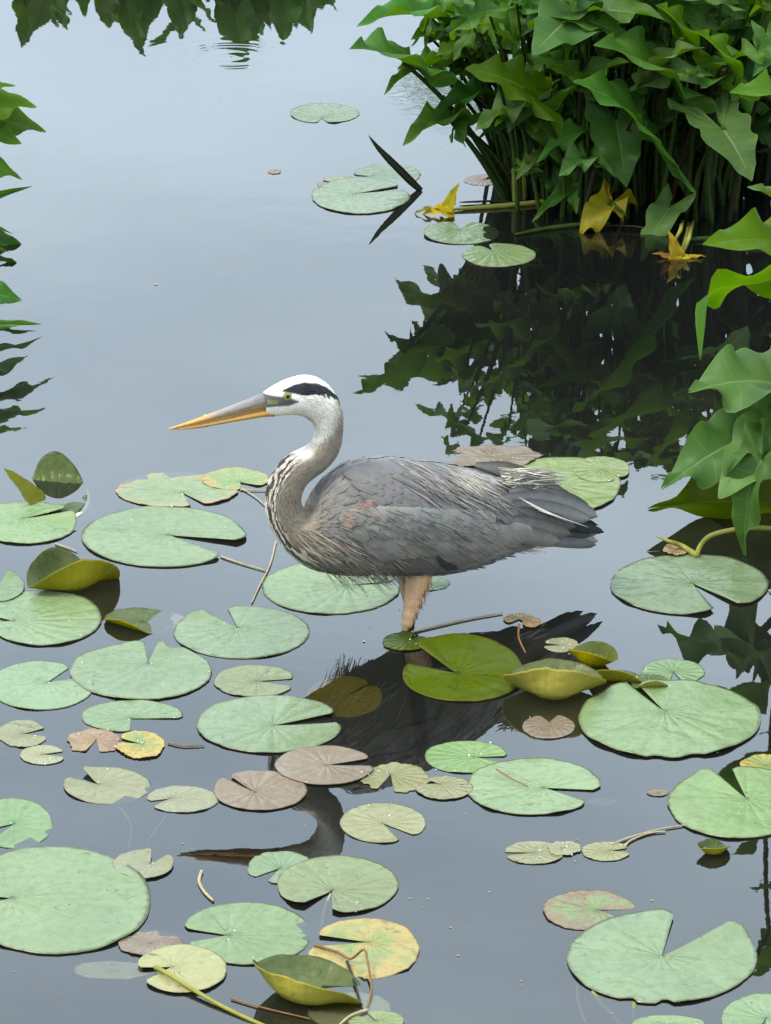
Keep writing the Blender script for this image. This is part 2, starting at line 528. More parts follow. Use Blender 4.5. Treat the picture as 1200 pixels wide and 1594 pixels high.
# ------------------------------------------------------------------ lily pads
EDGE = col(104, 104, 70)
PM = {
    'mint': pad_material('pad_mint', col(150, 190, 128), col(166, 204, 142), EDGE, col(170, 166, 30), spots=0.8),
    'jade': pad_material('pad_jade', col(144, 180, 126), col(158, 194, 140), EDGE, col(170, 166, 30), spots=0.6),
    'grey': pad_material('pad_grey_green', col(156, 174, 124), col(166, 188, 134), col(116, 106, 80), col(140, 136, 60), spots=0.8),
    'olive': pad_material('pad_olive', col(180, 188, 136), col(188, 196, 146), col(118, 104, 70), col(140, 130, 50), spots=0.9),
    'brown': pad_material('pad_brown', col(166, 152, 124), col(178, 166, 140), col(122, 102, 76), col(130, 110, 60), spots=0.35),
    'lime': pad_material('pad_lime', col(162, 196, 116), col(176, 206, 130), col(140, 148, 74), col(170, 166, 30), spots=0.6),
    'yellowed': pad_material('pad_yellowed', col(158, 192, 116), col(170, 200, 128), col(190, 150, 92), col(150, 130, 50),
                             blotch=col(214, 190, 110), blotch_lo=0.60, blotch_hi=0.74, blotch_edge=0.25),
    'yellow': pad_material('pad_half_yellow', col(160, 190, 112), col(178, 198, 112), col(206, 150, 96), col(170, 150, 50),
                           blotch=col(226, 206, 116), blotch_lo=0.46, blotch_hi=0.60, blotch_edge=0.16, spots=0.9),
    'dead': pad_material('pad_dead', col(206, 178, 120), col(196, 166, 112), col(160, 116, 82), col(150, 120, 70),
                         blotch=col(172, 140, 104), blotch_lo=0.45, blotch_hi=0.6, spots=0.8),
    'ash': pad_material('pad_ash', col(166, 154, 134), col(180, 166, 144), col(126, 110, 90), col(130, 110, 90),
                        blotch=col(158, 132, 104), blotch_lo=0.5, blotch_hi=0.65, spots=0.7),
    'mottled': pad_material('pad_mottled', col(156, 184, 122), col(166, 192, 132), col(140, 112, 82), col(120, 110, 60),
                            blotch=col(174, 154, 118), blotch_lo=0.47, blotch_hi=0.58, blotch_edge=0.12, spots=1.0),
    'cream': pad_material('pad_cream', col(210, 208, 136), col(202, 210, 132), col(176, 166, 100), col(170, 168, 90), spots=0.8),
    'fresh': pad_material('pad_fresh', col(112, 142, 16), col(124, 156, 32), col(136, 128, 40), col(150, 148, 10), under2=col(128, 140, 14), spots=0.3, trans=.3, spec=.12),
    'curl': pad_material('pad_curled', col(140, 166, 80), col(156, 186, 112), col(120, 104, 36), col(190, 184, 40, 2.7), under2=col(168, 172, 34, 2.5), spots=0.3, trans=.5, spec=.2),
    'drowned': pad_material('pad_drowned', col(206, 212, 180, 3.4), col(198, 204, 168, 3.4), col(150, 150, 100), col(190, 190, 140), spots=0.3),
    'sunken': pad_material('pad_sunken', col(150, 142, 44, 2.2), col(168, 152, 50, 2.2), col(110, 100, 40), col(150, 140, 40), spots=.2),
    'peach': pad_material('pad_peach', col(220, 182, 124), col(212, 168, 104), col(172, 118, 70), col(160, 120, 70), spots=0.3),
}

def pad(label, cx, cy, rx, ry, n0, n1_, apex=None, mat='mint', jag=0.03, wave=1.0, layer=0, folds=(), tilt=None,
        group=None, bites=(), cat='lily pad', name='lily_pad', lift=None, sink=False, bowls=()):
    """A floating leaf. Pixel ellipse -> water plane; notch from angle n0 to n1_ (degrees, counter-clockwise)."""
    seed = random.random() * 100
    rng = random.Random(int(seed * 1000))
    closed = n0 is None
    if closed:
        n0, n1_ = 360.0, 0.0
    span = (n0 - n1_) % 360
    if span == 0: span = 360
    N = 84
    apx = apex or (cx, cy)
    A = gp(*apx)
    C = gp(cx, cy)
    outl = []
    for k in range(N + 1):
        u = k / N
        th = R(n1_ + span * u)
        ce, se = math.cos(th), math.sin(th)
        if closed:
            j = n1(ce * 2.2 + seed, se * 2.2) * 1.1 + n1(ce * 7 + seed, se * 7, 3.0) * 0.7 + n1(ce * 18 + seed, se * 18, 6.0) * .45
        else:
            j = n1(ce * 2.2 + seed, se * 2.2) * 1.1 + n1(ce * 7 + seed, se * 7, 3.0) * 0.6 + n1(ce * 18 + seed, se * 18, 6.0) * .45
        f = 1 + j * jag
        if not closed:
            e = min(u, 1 - u) * span                    # round the lobe tips
            f *= 1 - 0.10 * math.exp(-(e / 5.0) ** 1.5)
        for (ba, bw, bd) in bites:
            dd = (math.degrees(th) - ba + 180) % 360 - 180
            if abs(dd) < bw:
                f *= 1 - bd * (1 - (dd / bw) ** 2)
        outl.append(gp(cx + rx * ce * f, cy - ry * se * f))
    rings = [0.04, 0.16, 0.32, 0.5, 0.66, 0.8, 0.9, 0.96, 1.0]
    zb = 0.0014 + layer * 0.0010
    rad = (gp(cx + rx, cy) - C).length
    ph, ph2 = rng.random() * 6.28, rng.random() * 6.28
    kw = rng.choice((3, 4, 5))
    top, bot = MB(), None
    m = MB()
    def place(out, t, u, k):
        p = A.lerp(out, t)
        ang = u
        z = zb
        th = 2 * math.pi * u * span / 360
        z += wave * rad * t ** 3 * (0.009 * math.sin(kw * th + ph) + 0.006 * math.sin(2.3 * kw * th + ph2))
        z += wave * 0.0009 * n1(p.x * 25 + seed, p.y * 25) * t
        z -= 0.0012 * (1 - t) ** 2 * wave
        if lift and not closed:                          # lobe edges beside the notch curl up
            e0, e1 = u * span, (1 - u) * span
            z += lift[0] * math.exp(-(e0 / 16.0) ** 2) * t ** 1.3 + lift[1] * math.exp(-(e1 / 16.0) ** 2) * t ** 1.3
        if not sink:
            z = max(z, 0.0012 + layer * 0.0010)
        p.z = z
        return p
    P = [[None] * (N + 1) for _ in rings]
    for i, t in enumerate(rings):
        for k in range(N + 1):
            P[i][k] = place(outl[k], t, k / N, k)
    A0 = A.copy(); A0.z = zb - 0.001
    if not folds and not bowls and tilt is None and layer == 0 and rng.random() < .4:
        ta = rng.uniform(0, 6.28)                        # some pads lie with one rim just under water
        tilt = (math.cos(ta), math.sin(ta), rng.uniform(.9, 1.7)); sink = True
    def bend(p):
        for (az, hw, r0, angd, rr) in bowls:             # a stretch of rim curls up like the side of a bowl
            d = Vector((p.x - C.x, p.y - C.y, 0))
            r = d.length
            s = r - r0 * rad
            if s <= 0 or r < 1e-6: continue
            da = (math.degrees(math.atan2(d.y, d.x)) - az + 180) % 360 - 180
            w = max(0.0, math.cos(min(1.0, abs(da) / hw) * math.pi / 2)) ** .8
            am = R(angd) * w
            if am < 1e-3: continue
            rq = rr / max(w, .15)
            if s < rq * am:
                a = s / rq
                hs, hz = rq * math.sin(a), rq * (1 - math.cos(a))
            else:
                ex = s - rq * am
                hs, hz = rq * math.sin(am) + ex * math.cos(am), rq * (1 - math.cos(am)) + ex * math.sin(am)
            u_ = d / r
            z0 = p.z
            p = C + u_ * (r0 * rad + hs)
            p.z = z0 + hz
        for f in folds:
            x1, y1, x2, y2, angd, rr = f
            g1, g2 = gp(x1, y1), gp(x2, y2)
            d = Vector((g2.x - g1.x, g2.y - g1.y, 0)).normalized()
            nrm = Vector((-d.y, d.x, 0))
            rel = Vector((p.x - g1.x, p.y - g1.y, 0))
            s = rel.dot(nrm)
            if s <= 0: continue
            am = R(abs(angd)); sg = 1 if angd > 0 else -1
            z0 = p.z
            if s < rr * am:
                a = s / rr
                hs, hz = rr * math.sin(a), rr * (1 - math.cos(a))
            else:
                a = am
                ex = s - rr * am
                hs = rr * math.sin(am) + ex * math.cos(am)
                hz = rr * (1 - math.cos(am)) + ex * math.sin(am)
            p = p - nrm * s + nrm * hs
            p.z = z0 + sg * hz
        if tilt:
            tx, ty, tdeg = tilt
            d = Vector((p.x - C.x, p.y - C.y, 0))
            p.z += d.dot(Vector((tx, ty, 0)).normalized()) * math.tan(R(tdeg))
        return p
    P = [[bend(p) for p in row] for row in P]
    A0 = bend(A0)
    th_ = 0.0009
    rnd = rng.random()
    def uvang(k):
        return (n1_ + span * k / N) / 360
    last = N + 1
    for side in (0, 1):
        base = len(m.v)
        # normals for thickness
        ap = m.vert(A0 if side == 0 else A0 - Vector((0, 0, th_)), (0, 0.5, side, rnd))
        for i in range(len(rings)):
            for k in range(last):
                p = P[i][k].copy()
                if side == 1:
                    kk0, kk1 = (k - 1) if k > 0 else (N - 1 if closed else 0), (k + 1) if k < N else (1 if closed else N)
                    tv = P[i][kk1] - P[i][kk0]
                    rv = P[min(i + 1, len(rings) - 1)][k] - P[max(i - 1, 0)][k]
                    nv = rv.cross(tv)
                    if nv.length < 1e-12: nv = Vector((0, 0, 1))
                    nv.normalize()
                    p = p - nv * th_
                m.vert(p, (rings[i], uvang(k), side, rnd))
        def I(i, k): return base + 1 + i * last + k
        rng_k = range(N)
        for k in rng_k:
            f = (ap, I(0, k), I(0, k + 1))
            m.f.append(f if side == 0 else tuple(reversed(f)))
            for i in range(len(rings) - 1):
                f = (I(i, k), I(i + 1, k), I(i + 1, k + 1), I(i, k + 1))
                m.f.append(f if side == 0 else tuple(reversed(f)))
        if side == 0:
            b0 = base
    b1 = base
    off = b1 - b0
    nr = len(rings)
    for k in range(N):
        a = b0 + 1 + (nr - 1) * last + k
        b = b0 + 1 + (nr - 1) * last + k + 1
        m.f.append((a, a + off, b + off, b))
    if not closed:
        for kk, flip in ((0, False), (N, True)):
            prev = b0
            for i in range(nr):
                cur = b0 + 1 + i * last + kk
                f = (prev, prev + off, cur + off, cur)
                m.f.append(f if not flip else tuple(reversed(f)))
                prev = cur
    # local origin at the pad's centre
    o = empty_free_build(m, name, PM[mat], Vector((C.x, C.y, 0)))
    tag(o, label, cat, group)
    return o

def empty_free_build(m, name, mat, loc):
    m.v = [tuple(Vector(p) - loc) for p in m.v]
    o = m.build(name, mat)
    o.location = loc
    return o

FL = 'floating lily pads'
def P_(*a, **k):
    k.setdefault('group', FL)
    return pad(*a, **k)

# far pads
P_('pale round pad alone on open water beyond the pointed dark leaf', 505, 177, 54, 15.5, 258, 276, (500, 184), 'jade', jag=.02)
P_('scalloped pad half behind the pointed dark leaf blade', 603, 273, 52, 16, 182, 196, (578, 275), 'jade', jag=.05)
P_('small brown-edged pad peeping out behind a larger pad', 532, 287, 38, 12, 150, 165, (536, 288), 'mottled', jag=.05)
P_('largest pad of the trio beside the pointed dark leaf blade', 562, 306, 76, 28, 20, 34, (552, 303), 'jade', jag=.025, layer=1)
P_('heart-shaped pad just below the yellow withered bract', 718, 363, 59, 18, 78, 103, (716, 358), 'jade', jag=.025)
P_('oval pad with its notch turned to the arrow arum stems', 777, 398, 57, 18.5, 108, 122, (768, 391), 'jade', jag=.025)
P_('small grey-brown drowned pad at the foot of the outermost arum stems', 752, 281, 29, 8.5, 20, 60, None, 'ash', jag=.08)
# behind the heron
P_('crumpled ash-brown dead pad behind the heron back', 765, 712, 78, 18, None, None, None, 'ash', jag=.13, wave=2.4)
P_('lime green pad partly hidden behind the heron tail', 872, 757, 94, 44, 190, 200, None, 'lime', jag=.025, layer=1)
P_('small lime pad overlapping the pad behind the heron tail', 936, 733, 44, 20, 300, 318, None, 'lime', jag=.04, layer=2)
P_('broad pale pad under the heron breast plumes', 515, 915, 107, 42, 8, 14, (540, 912), 'jade', jag=.02, layer=0, wave=.8, tilt=(0, 1, 0))
P_('small pale pad showing behind the heron leg', 664, 909, 36, 11, 200, 240, None, 'jade', jag=.04)
P_('bright green little pad lying against the heron leg', 631, 1000, 36, 14.5, 40, 66, (640, 997), 'fresh', jag=.07, layer=1)
# left, beyond and beside
P_('yellow-margined pad beyond the big smooth mint pad', 275, 763, 95, 29, 285, 300, (284, 768), 'yellowed', jag=.04)
P_('small yellowing pad nearest the heron breast', 366, 747, 52, 17, 280, 318, (374, 752), 'yellowed', jag=.06, layer=1)
P_('big smooth mint pad with open notch facing the heron', 255, 837, 128, 47, 318, 348, (262, 834), 'mint', jag=.014, lift=(.004, .002), layer=1, wave=.7)
P_('mint pad in front of the upright folded leaf, notch open', 40, 815, 80, 33, 8, 34, (36, 808), 'mint', jag=.02, lift=(.006, .016), layer=1)
P_('wet green pad lying under the twin-curled leaf', 67, 963, 91, 43, 175, 192, (20, 968), 'mint', jag=.02, layer=1)
P_('grey-green pad edge raised beside the twin-curled leaf', -8, 916, 46, 24, 60, 100, None, 'jade', jag=.03, layer=3, folds=((-20, 905, 40, 905, 22, .02),))
P_('jade pad with water marks, notch on its far side', 376, 985, 106, 41, 103, 128, (370, 978), 'jade', jag=.014, lift=(.006, .0))
P_('mint pad with torn upright notch edge and brown nick', 219, 1047, 111, 44, 74, 86, (230, 1034), 'jade', jag=.02, lift=(.006, .010), bites=((62, 8, .16),), layer=1)
P_('mint pad tucked beside the torn-notched pad', 64, 1068, 82, 38, 22, 54, (74, 1063), 'mint', jag=.02)
P_('half-moon mint pad with straight cut edge', 206, 1116, 80, 25, 268, 352, (204, 1119), 'mint', jag=.02, layer=0)
P_('grey-green pad beyond the large slit pad, notch ajar', 397, 1061, 64, 25, 340, 9, (400, 1061), 'grey', jag=.03)
P_('large slit mint pad at the heron reflection edge', 420, 1129, 114, 45, 358, 20, (424, 1131), 'jade', jag=.015, layer=1, lift=(.004, .003))
P_('freckled olive pad with ragged notch', 36, 1143, 40, 21, 345, 25, None, 'olive', jag=.06)
P_('tiny olive pad beside the freckled olive pad', 67, 1176, 36, 15, 345, 22, (65, 1175), 'olive', jag=.03)
P_('withered tan leaf with torn lobes', 147, 1154, 42, 19, 250, 282, (150, 1152), 'dead', jag=.16, wave=1.6)
P_('small pad half green half withered yellow', 219, 1161, 37, 21, 150, 168, (222, 1160), 'yellow', jag=.09, layer=1, wave=1.5)
P_('olive pad with wedge notch toward the withered leaf', 167, 1224, 68, 28, 128, 162, (153, 1222), 'olive', jag=.012, lift=(.004, .005))
P_('narrow olive pad touching the smooth brown pad', 284, 1245, 56, 21, 188, 212, (264, 1244), 'olive', jag=.04)
P_('smooth brown pad touching the narrow olive pad', 405, 1232, 73, 31, 134, 146, (397, 1235), 'brown', jag=.012, lift=(.004, .001), layer=1)
P_('brown pad with long slit over the heron neck reflection', 506, 1194, 78, 30, 358, 22, (508, 1194), 'brown', jag=.012, layer=2)
P_('ragged gnawed green pad beside the slit brown pad', 615, 1212, 53, 23, 235, 268, (608, 1206), 'olive', jag=.13)
P_('small ragged olive pad between two green pads', 692, 1228, 44, 18, 130, 160, (684, 1222), 'olive', jag=.05, layer=1)
P_('oval green pad beyond the speckled pad', 726, 1179, 65, 25, 340, 2, (738, 1179), 'mint', jag=.025)
P_('large speckled pad with frayed notch lobes', 830, 1226, 105, 44, 327, 352, (846, 1228), 'mint', jag=.03, layer=1)
P_('round green pad beside the giant ribbed mint pad', 22, 1283, 60, 38, 200, 230, None, 'mint', jag=.015)
P_('giant ribbed mint pad, largest of all', 85, 1403, 151, 84, 172, 190, (18, 1400), 'mint', jag=.014, layer=1)
P_('small olive pad with a bitten notch at the giant pad rim', 223, 1348, 47, 22, 25, 72, (234, 1347), 'olive', jag=.04, layer=2, lift=(.004, .006))
P_('olive round pad with notch and scribbled marks', 596, 1282, 67, 31, 295, 320, (595, 1282), 'olive', jag=.012)
P_('torn green pad tucked under the heart-notched jade pad', 436, 1352, 51, 26, 215, 245, None, 'jade', jag=.10)
P_('heart-notched jade pad in front of the heron head reflection', 526, 1379, 94, 45, 232, 264, (517, 1388), 'grey', jag=.012, layer=1, lift=(.003, .004))
P_('mint pad with shredded brown margin', 384, 1454, 102, 49, 172, 200, (355, 1457), 'mint', jag=.025, bites=((12, 4, .16), (2, 3, .2), (-8, 4, .15)))
P_('drowned brownish pad beside the cream upturned pad', 234, 1468, 50, 22, None, None, None, 'ash', jag=.08, tilt=(0, 1, -3), sink=True)
P_('cream upturned pad with its stalk on top', 283, 1511, 70, 37, 178, 210, (268, 1508), 'cream', jag=.02, layer=2)
P_('yellow and green decaying pad sliding under water', 567, 1479, 87, 46, 152, 176, (574, 1468), 'yellow', jag=.03, layer=1, tilt=(0, 1, 1.2), sink=True)
P_('small grey pad among the thin bent stems', 585, 1590, 44, 16, 110, 140, None, 'grey', jag=.03)
# right
P_('round mint pad under the arching yellow stalk', 1073, 911, 123, 47, 290, 312, (1077, 909), 'jade', jag=.014, layer=1, lift=(.004, .002))
P_('small jade pad behind the large ribbed pad', 1048, 1046, 49, 20, 262, 290, None, 'jade', jag=.05)
P_('large ribbed mint pad with wavy near rim', 1042, 1122, 142, 60, 112, 122, (1034, 1109), 'mint', jag=.014, layer=2, wave=1.7, bites=((262, 7, .05), (285, 7, .06)), lift=(.012, .003))
P_('small brown heart-shaped pad in the curled leaf reflection', 854, 1132, 41, 19, 70, 108, (855, 1125), 'brown', jag=.012)
P_('small olive pad before the green bud-like leaf', 873, 1005, 28, 11.5, 160, 190, None, 'olive', jag=.03)
P_('mint pad overlapping the bright yellow dying leaf', 1150, 1251, 110, 56, 96, 116, (1162, 1245), 'mint', jag=.02, layer=1, lift=(.008, .0))
P_('bright yellow dying leaf behind the mint pad', 1192, 1192, 40, 17, None, None, None, 'yellow', jag=.08)
P_('wide jade pad with one notch edge standing up', 1030, 1492, 148, 72, 38, 82, (1030, 1490), 'jade', jag=.014, layer=1, lift=(.003, .016), bites=((250, 4, .07), (272, 5, .09)))
P_('mottled brown-green decaying pad beyond the wide jade pad', 917, 1418, 73, 31, 330, 4, (930, 1417), 'mottled', jag=.06)
P_('flat green pad of twin halves near the double pale stems', 832, 1328, 47, 18, 178, 196, None, 'olive', jag=.05)
P_('tiny ragged olive pad joined to the twin-halved pad', 878, 1322, 26, 11, None, None, None, 'olive', jag=.14, layer=1)
P_('small olive pad at the end of the double pale stems', 943, 1326, 38, 15, 350, 20, (950, 1325), 'olive', jag=.05)
P_('smooth green pad beside the wide jade pad, opposite the mottled pad', 1192, 1586, 70, 40, 250, 270, None, 'mint', jag=.02)
P_('green pad rim at the foot of the submerged stalks', 1040, 1596, 58, 14, None, None, None, 'mint', jag=.04)

# folded and curled pads
P_('bright green pad creased along its middle beside the curled yellow leaf', 722, 1052, 96, 42, 146, 172, (712, 1050), 'fresh', jag=.012, layer=1,
   folds=((600, 1063, 840, 1040, 14, .02),), lift=(.006, .012))
P_('olive-yellow pad folded over to show its underside', 862, 1083, 84, 33, None, None, None, 'curl', jag=.02, layer=2,
   bowls=((-92, 105, .22, 96, .016), (92, 95, .42, 46, .03)))
P_('upright bud-like rolled olive leaf', 922, 1034, 44, 17, None, None, None, 'curl', jag=.02, layer=1,
   bowls=((-120, 100, .25, 80, .010), (60, 100, .3, 70, .010)))
P_('low olive leaf edge between the folded pad and the ribbed pad', 958, 1060, 44, 14, None, None, None, 'curl', jag=.01, layer=1,
   folds=((1010, 1064, 910, 1058, 62, .010),))
P_('olive leaf crest rising at the ribbed pad notch', 1012, 1066, 30, 14, None, None, None, 'curl', jag=.01, layer=2,
   folds=((1050, 1068, 980, 1074, 58, .010),))
P_('sunken olive-yellow leaf under the heron breast reflection', 536, 1081, 60, 33, 40, 46, None, 'sunken', jag=.02, sink=True, layer=-5)
P_('half-drowned leaf with raised far rim behind the front mint pad', 88, 770, 48, 38, None, None, None, 'curl', jag=.01, layer=-2, sink=True,
   folds=((30, 748, 140, 754, 58, .016),), tilt=(1, -1, 1))
P_('twin-curled olive leaf standing from the water', 112, 912, 80, 31, None, None, None, 'curl', jag=.015, layer=1,
   bowls=((-62, 85, .28, 92, .016), (150, 70, .38, 76, .02)))
P_('small tan rolled leaf with drowned pale blade', 222, 968, 60, 20, None, None, None, 'curl', jag=.02, layer=0, sink=True,
   folds=((170, 950, 260, 950, 50, .012), (232, 985, 190, 975, 60, .012)), tilt=(1, 0, -4))
P_('cup-shaped curled olive pad sinking at one end', 476, 1550, 94, 41, None, None, None, 'curl', jag=.015, layer=1, sink=True,
   bowls=((-110, 95, .30, 90, .018), (110, 95, .45, 56, .022)), tilt=(1, 0, -6))
P_('small curled yellowish leaf floating before the mint pad', 1110, 1328, 28, 12, None, None, None, 'curl', jag=.05, layer=1,
   bowls=((-80, 110, .3, 70, .006), (130, 80, .3, 60, .006)))
P_('drowned pale pad beneath the upright folded leaf', 98, 775, 42, 36, None, None, None, 'drowned', jag=.03, sink=True, tilt=(0, 1, -1), layer=-3)
P_('pale drowned leaf blade beside the tan rolled leaf', 255, 964, 36, 12, None, None, None, 'drowned', jag=.04, sink=True, layer=-3)
P_('pale drowned blade trailing from the cup-shaped leaf', 545, 1570, 66, 30, None, None, None, 'drowned', jag=.03, sink=True, layer=-4)
P_('ghostly drowned leaf beside the giant pad', 175, 1504, 62, 14, None, None, None, 'drowned', jag=.06, sink=True, layer=-7)
P_('peach dead leaf scrap behind the bright creased pad', 808, 965, 24, 8, 230, 300, None, 'peach', jag=.08, wave=2, layer=1, name='dead_leaf', cat='leaf', group=None)
P_('orange dead leaf scrap touching the peach scrap', 828, 971, 15, 8, None, None, None, 'peach', jag=.1, wave=2, layer=2, name='dead_leaf', cat='leaf', group=None)
P_('tiny brown leaf flake alone on the open water', 427, 268, 10, 3.2, None, None, None, 'dead', jag=.1, name='dead_leaf', cat='leaf', group=None)
P_('grey flake near the mint pad that overlaps the yellow leaf', 1024, 1235, 16, 5, None, None, None, 'ash', jag=.12, name='dead_leaf', cat='leaf', group=None)
P_('pale flake beside the speckled pad', 936, 1247, 23, 6, None, None, None, 'ash', jag=.1, name='dead_leaf', cat='leaf', group=None, sink=True, layer=-2)
P_('brown crumpled scrap on the mint pad rim under the stalk', 1053, 860, 20, 9, None, None, None, 'dead', jag=.15, wave=4, layer=4, name='dead_leaf', cat='leaf', group=None)

# ------------------------------------------------------------------ the heron
Y0 = gp(630, 985).y
def hd(x):                       # depth of the bird's long axis: the tail points away from the camera
    return Y0 + interp(x, [262, 480, 540, 700, 935], [-0.055, 0.0, 0.014, 0.120, 0.255])
def hp(x, y, side=0.0):
    p = at(x, y, hd(x))
    return p + hlat(x) * side
def hlat(x):                     # horizontal unit vector to the far side of the bird
    a, b = at(x - 30, 800, hd(x - 30)), at(x + 30, 800, hd(x + 30))
    t = Vector((b.x - a.x, b.y - a.y, 0)).normalized()
    return Vector((-t.y, t.x, 0))

WHT = col(250, 250, 244, 1.9); BLK = col(40, 44, 58); GREY = col(156, 157, 159); GREY2 = col(168, 169, 171)
TAUPE = col(188, 178, 162, 1.1); DTAUPE = col(158, 147, 135); RUST = col(188, 150, 124); SLATE = col(84, 86, 92)
LORE = col(112, 118, 124); CREAM = col(226, 222, 204, 1.1); PALE = col(196, 198, 196)

# (upper/back x,y, lower/front x,y, half width in metres)
BODY = [
    (409, 611, 414, 647, .0125), (424, 601, 424, 648, .0160), (444, 591, 440, 647, .0195), (465, 585, 457, 646, .0225),
    (486, 585, 468, 647, .0240), (504, 593, 478, 652, .0245), (518, 606, 485, 659, .0240), (528, 624, 490, 668, .0230),
    (533, 646, 491, 677, .0215), (533, 668, 488, 685, .0205), (530, 690, 481, 694, .0205), (522, 710, 469, 701, .0215),
    (508, 727, 455, 707, .0225), (492, 739, 440, 718, .0235), (478, 750, 427, 735, .0250), (470, 763, 417, 758, .0265),
    (467, 778, 414, 786, .0265), (472, 791, 419, 813, .0280), (482, 795, 431, 838, .0310), (490, 781, 445, 857, .0350),
    (497, 758, 465, 875, .0430), (514, 738, 490, 888, .0560), (547, 719, 525, 894, .0780), (590, 709, 565, 895, .0990),
    (640, 709, 615, 895, .1030), (690, 716, 665, 894, .1000), (740, 728, 722, 882, .0880), (785, 745, 778, 862, .0700),
    (825, 765, 818, 850, .0500), (858, 785, 852, 838, .0300), (880, 800, 876, 824, .0120)]

def bodycolor(x, y, v, s):
    """plumage colour on the flattened side view: pixel place, v 0 back .. 1 front, s station"""
    nzz = n1(x * .05, y * .05)
    nf = n1(x * .2, y * .2, 5)
    c = GREY
    # head and upper neck
    if s < 11.5:
        wt = smooth(9.2, 6.4, s - 2.8 * (v - .45) + nzz * .5)
        c = mixc(TAUPE, WHT, wt)
        if s < 8.6:
            topb = interp(x, [432, 455, 470, 490, 505, 520, 527], [604, 593, 589.5, 591, 597, 609, 618])
            lowb = interp(x, [432, 455, 470, 490, 505, 520, 527], [605, 607, 609.5, 606.5, 608, 617, 622])
            if topb - .5 < y < lowb + .5 and x > 436:
                c = mixc(c, BLK, smooth(-.5, 1.4, y - topb) * smooth(-.5, 1.4, lowb - y))
            if x < 436 and y < 614:
                c = mixc(c, col(160, 164, 164), .3 * smooth(436, 412, x))
            lt = interp(x, [405, 425, 445, 458], [609, 610.5, 611, 616])
            lb = interp(x, [405, 425, 445, 458], [633, 629, 627, 621])
            if lt < y < lb and x < 459:
                k = smooth(0, 2, y - lt) * smooth(0, 2, lb - y)
                c = mixc(c, LORE, k)
                if 413 < x < 428 and 618 < y < 625:
                    c = mixc(c, col(176, 180, 110), .8)
            if y > 646 and x < 480:
                c = mixc(c, col(206, 212, 200), .4)
    else:
        c = mixc(TAUPE, DTAUPE, .35 * smooth(.2, .9, v) + .3 * nzz)
        # shoulder into grey body
        gk = smooth(18.6, 21.5, s - 1.5 * (v - .5) + nzz * .5)
        c = mixc(c, GREY, gk)
        if s > 19:
            c = mixc(c, GREY2, .45 * smooth(.45, .05, v))
    # streaked foreneck
    if 9.0 < s < 21 and v > .60:
        k = smooth(.66, .86, v + nzz * .07 - .12 * smooth(11, 9, s)) * smooth(9.0, 10.4, s)
        ph = v * 62 + 3.0 * n1(s * 1.3, v * 5) + s * .9
        st = math.sin(ph) + .9 * n1(s * 3.1, v * 9, 2) + .4 * nf
        sc = mixc(col(96, 88, 82), mixc(WHT, TAUPE, .35), smooth(-.3, .3, st))
        if s < 12.5:
            sc = mixc(WHT, sc, smooth(10.8, 12.3, s + (v - .9) * 2))
        c = mixc(c, sc, k * smooth(21, 19, s))
    # belly and vent
    if s > 20.5:
        c = mixc(c, SLATE, smooth(.86, .97, v) * .7 * smooth(26.5, 24, s))
        c = mixc(c, PALE, smooth(.72, .9, v) * smooth(24.5, 26, s))
        c = mixc(c, WHT, smooth(26.5, 28, s) * .7 * smooth(.5, .8, v))
        # rusty bend of the wing
        for (qx, qy, qr, kk) in ((566, 779, 13, .8), (545, 787, 11, .8), (533, 800, 10, .75), (535, 815, 9, .6), (552, 838, 13, .5), (575, 852, 10, .35)):
            dd = math.hypot(x - qx, (y - qy) * 1.25) / qr
            c = mixc(c, RUST, kk * smooth(1.2, .35, dd + .4 * nf))
    return c

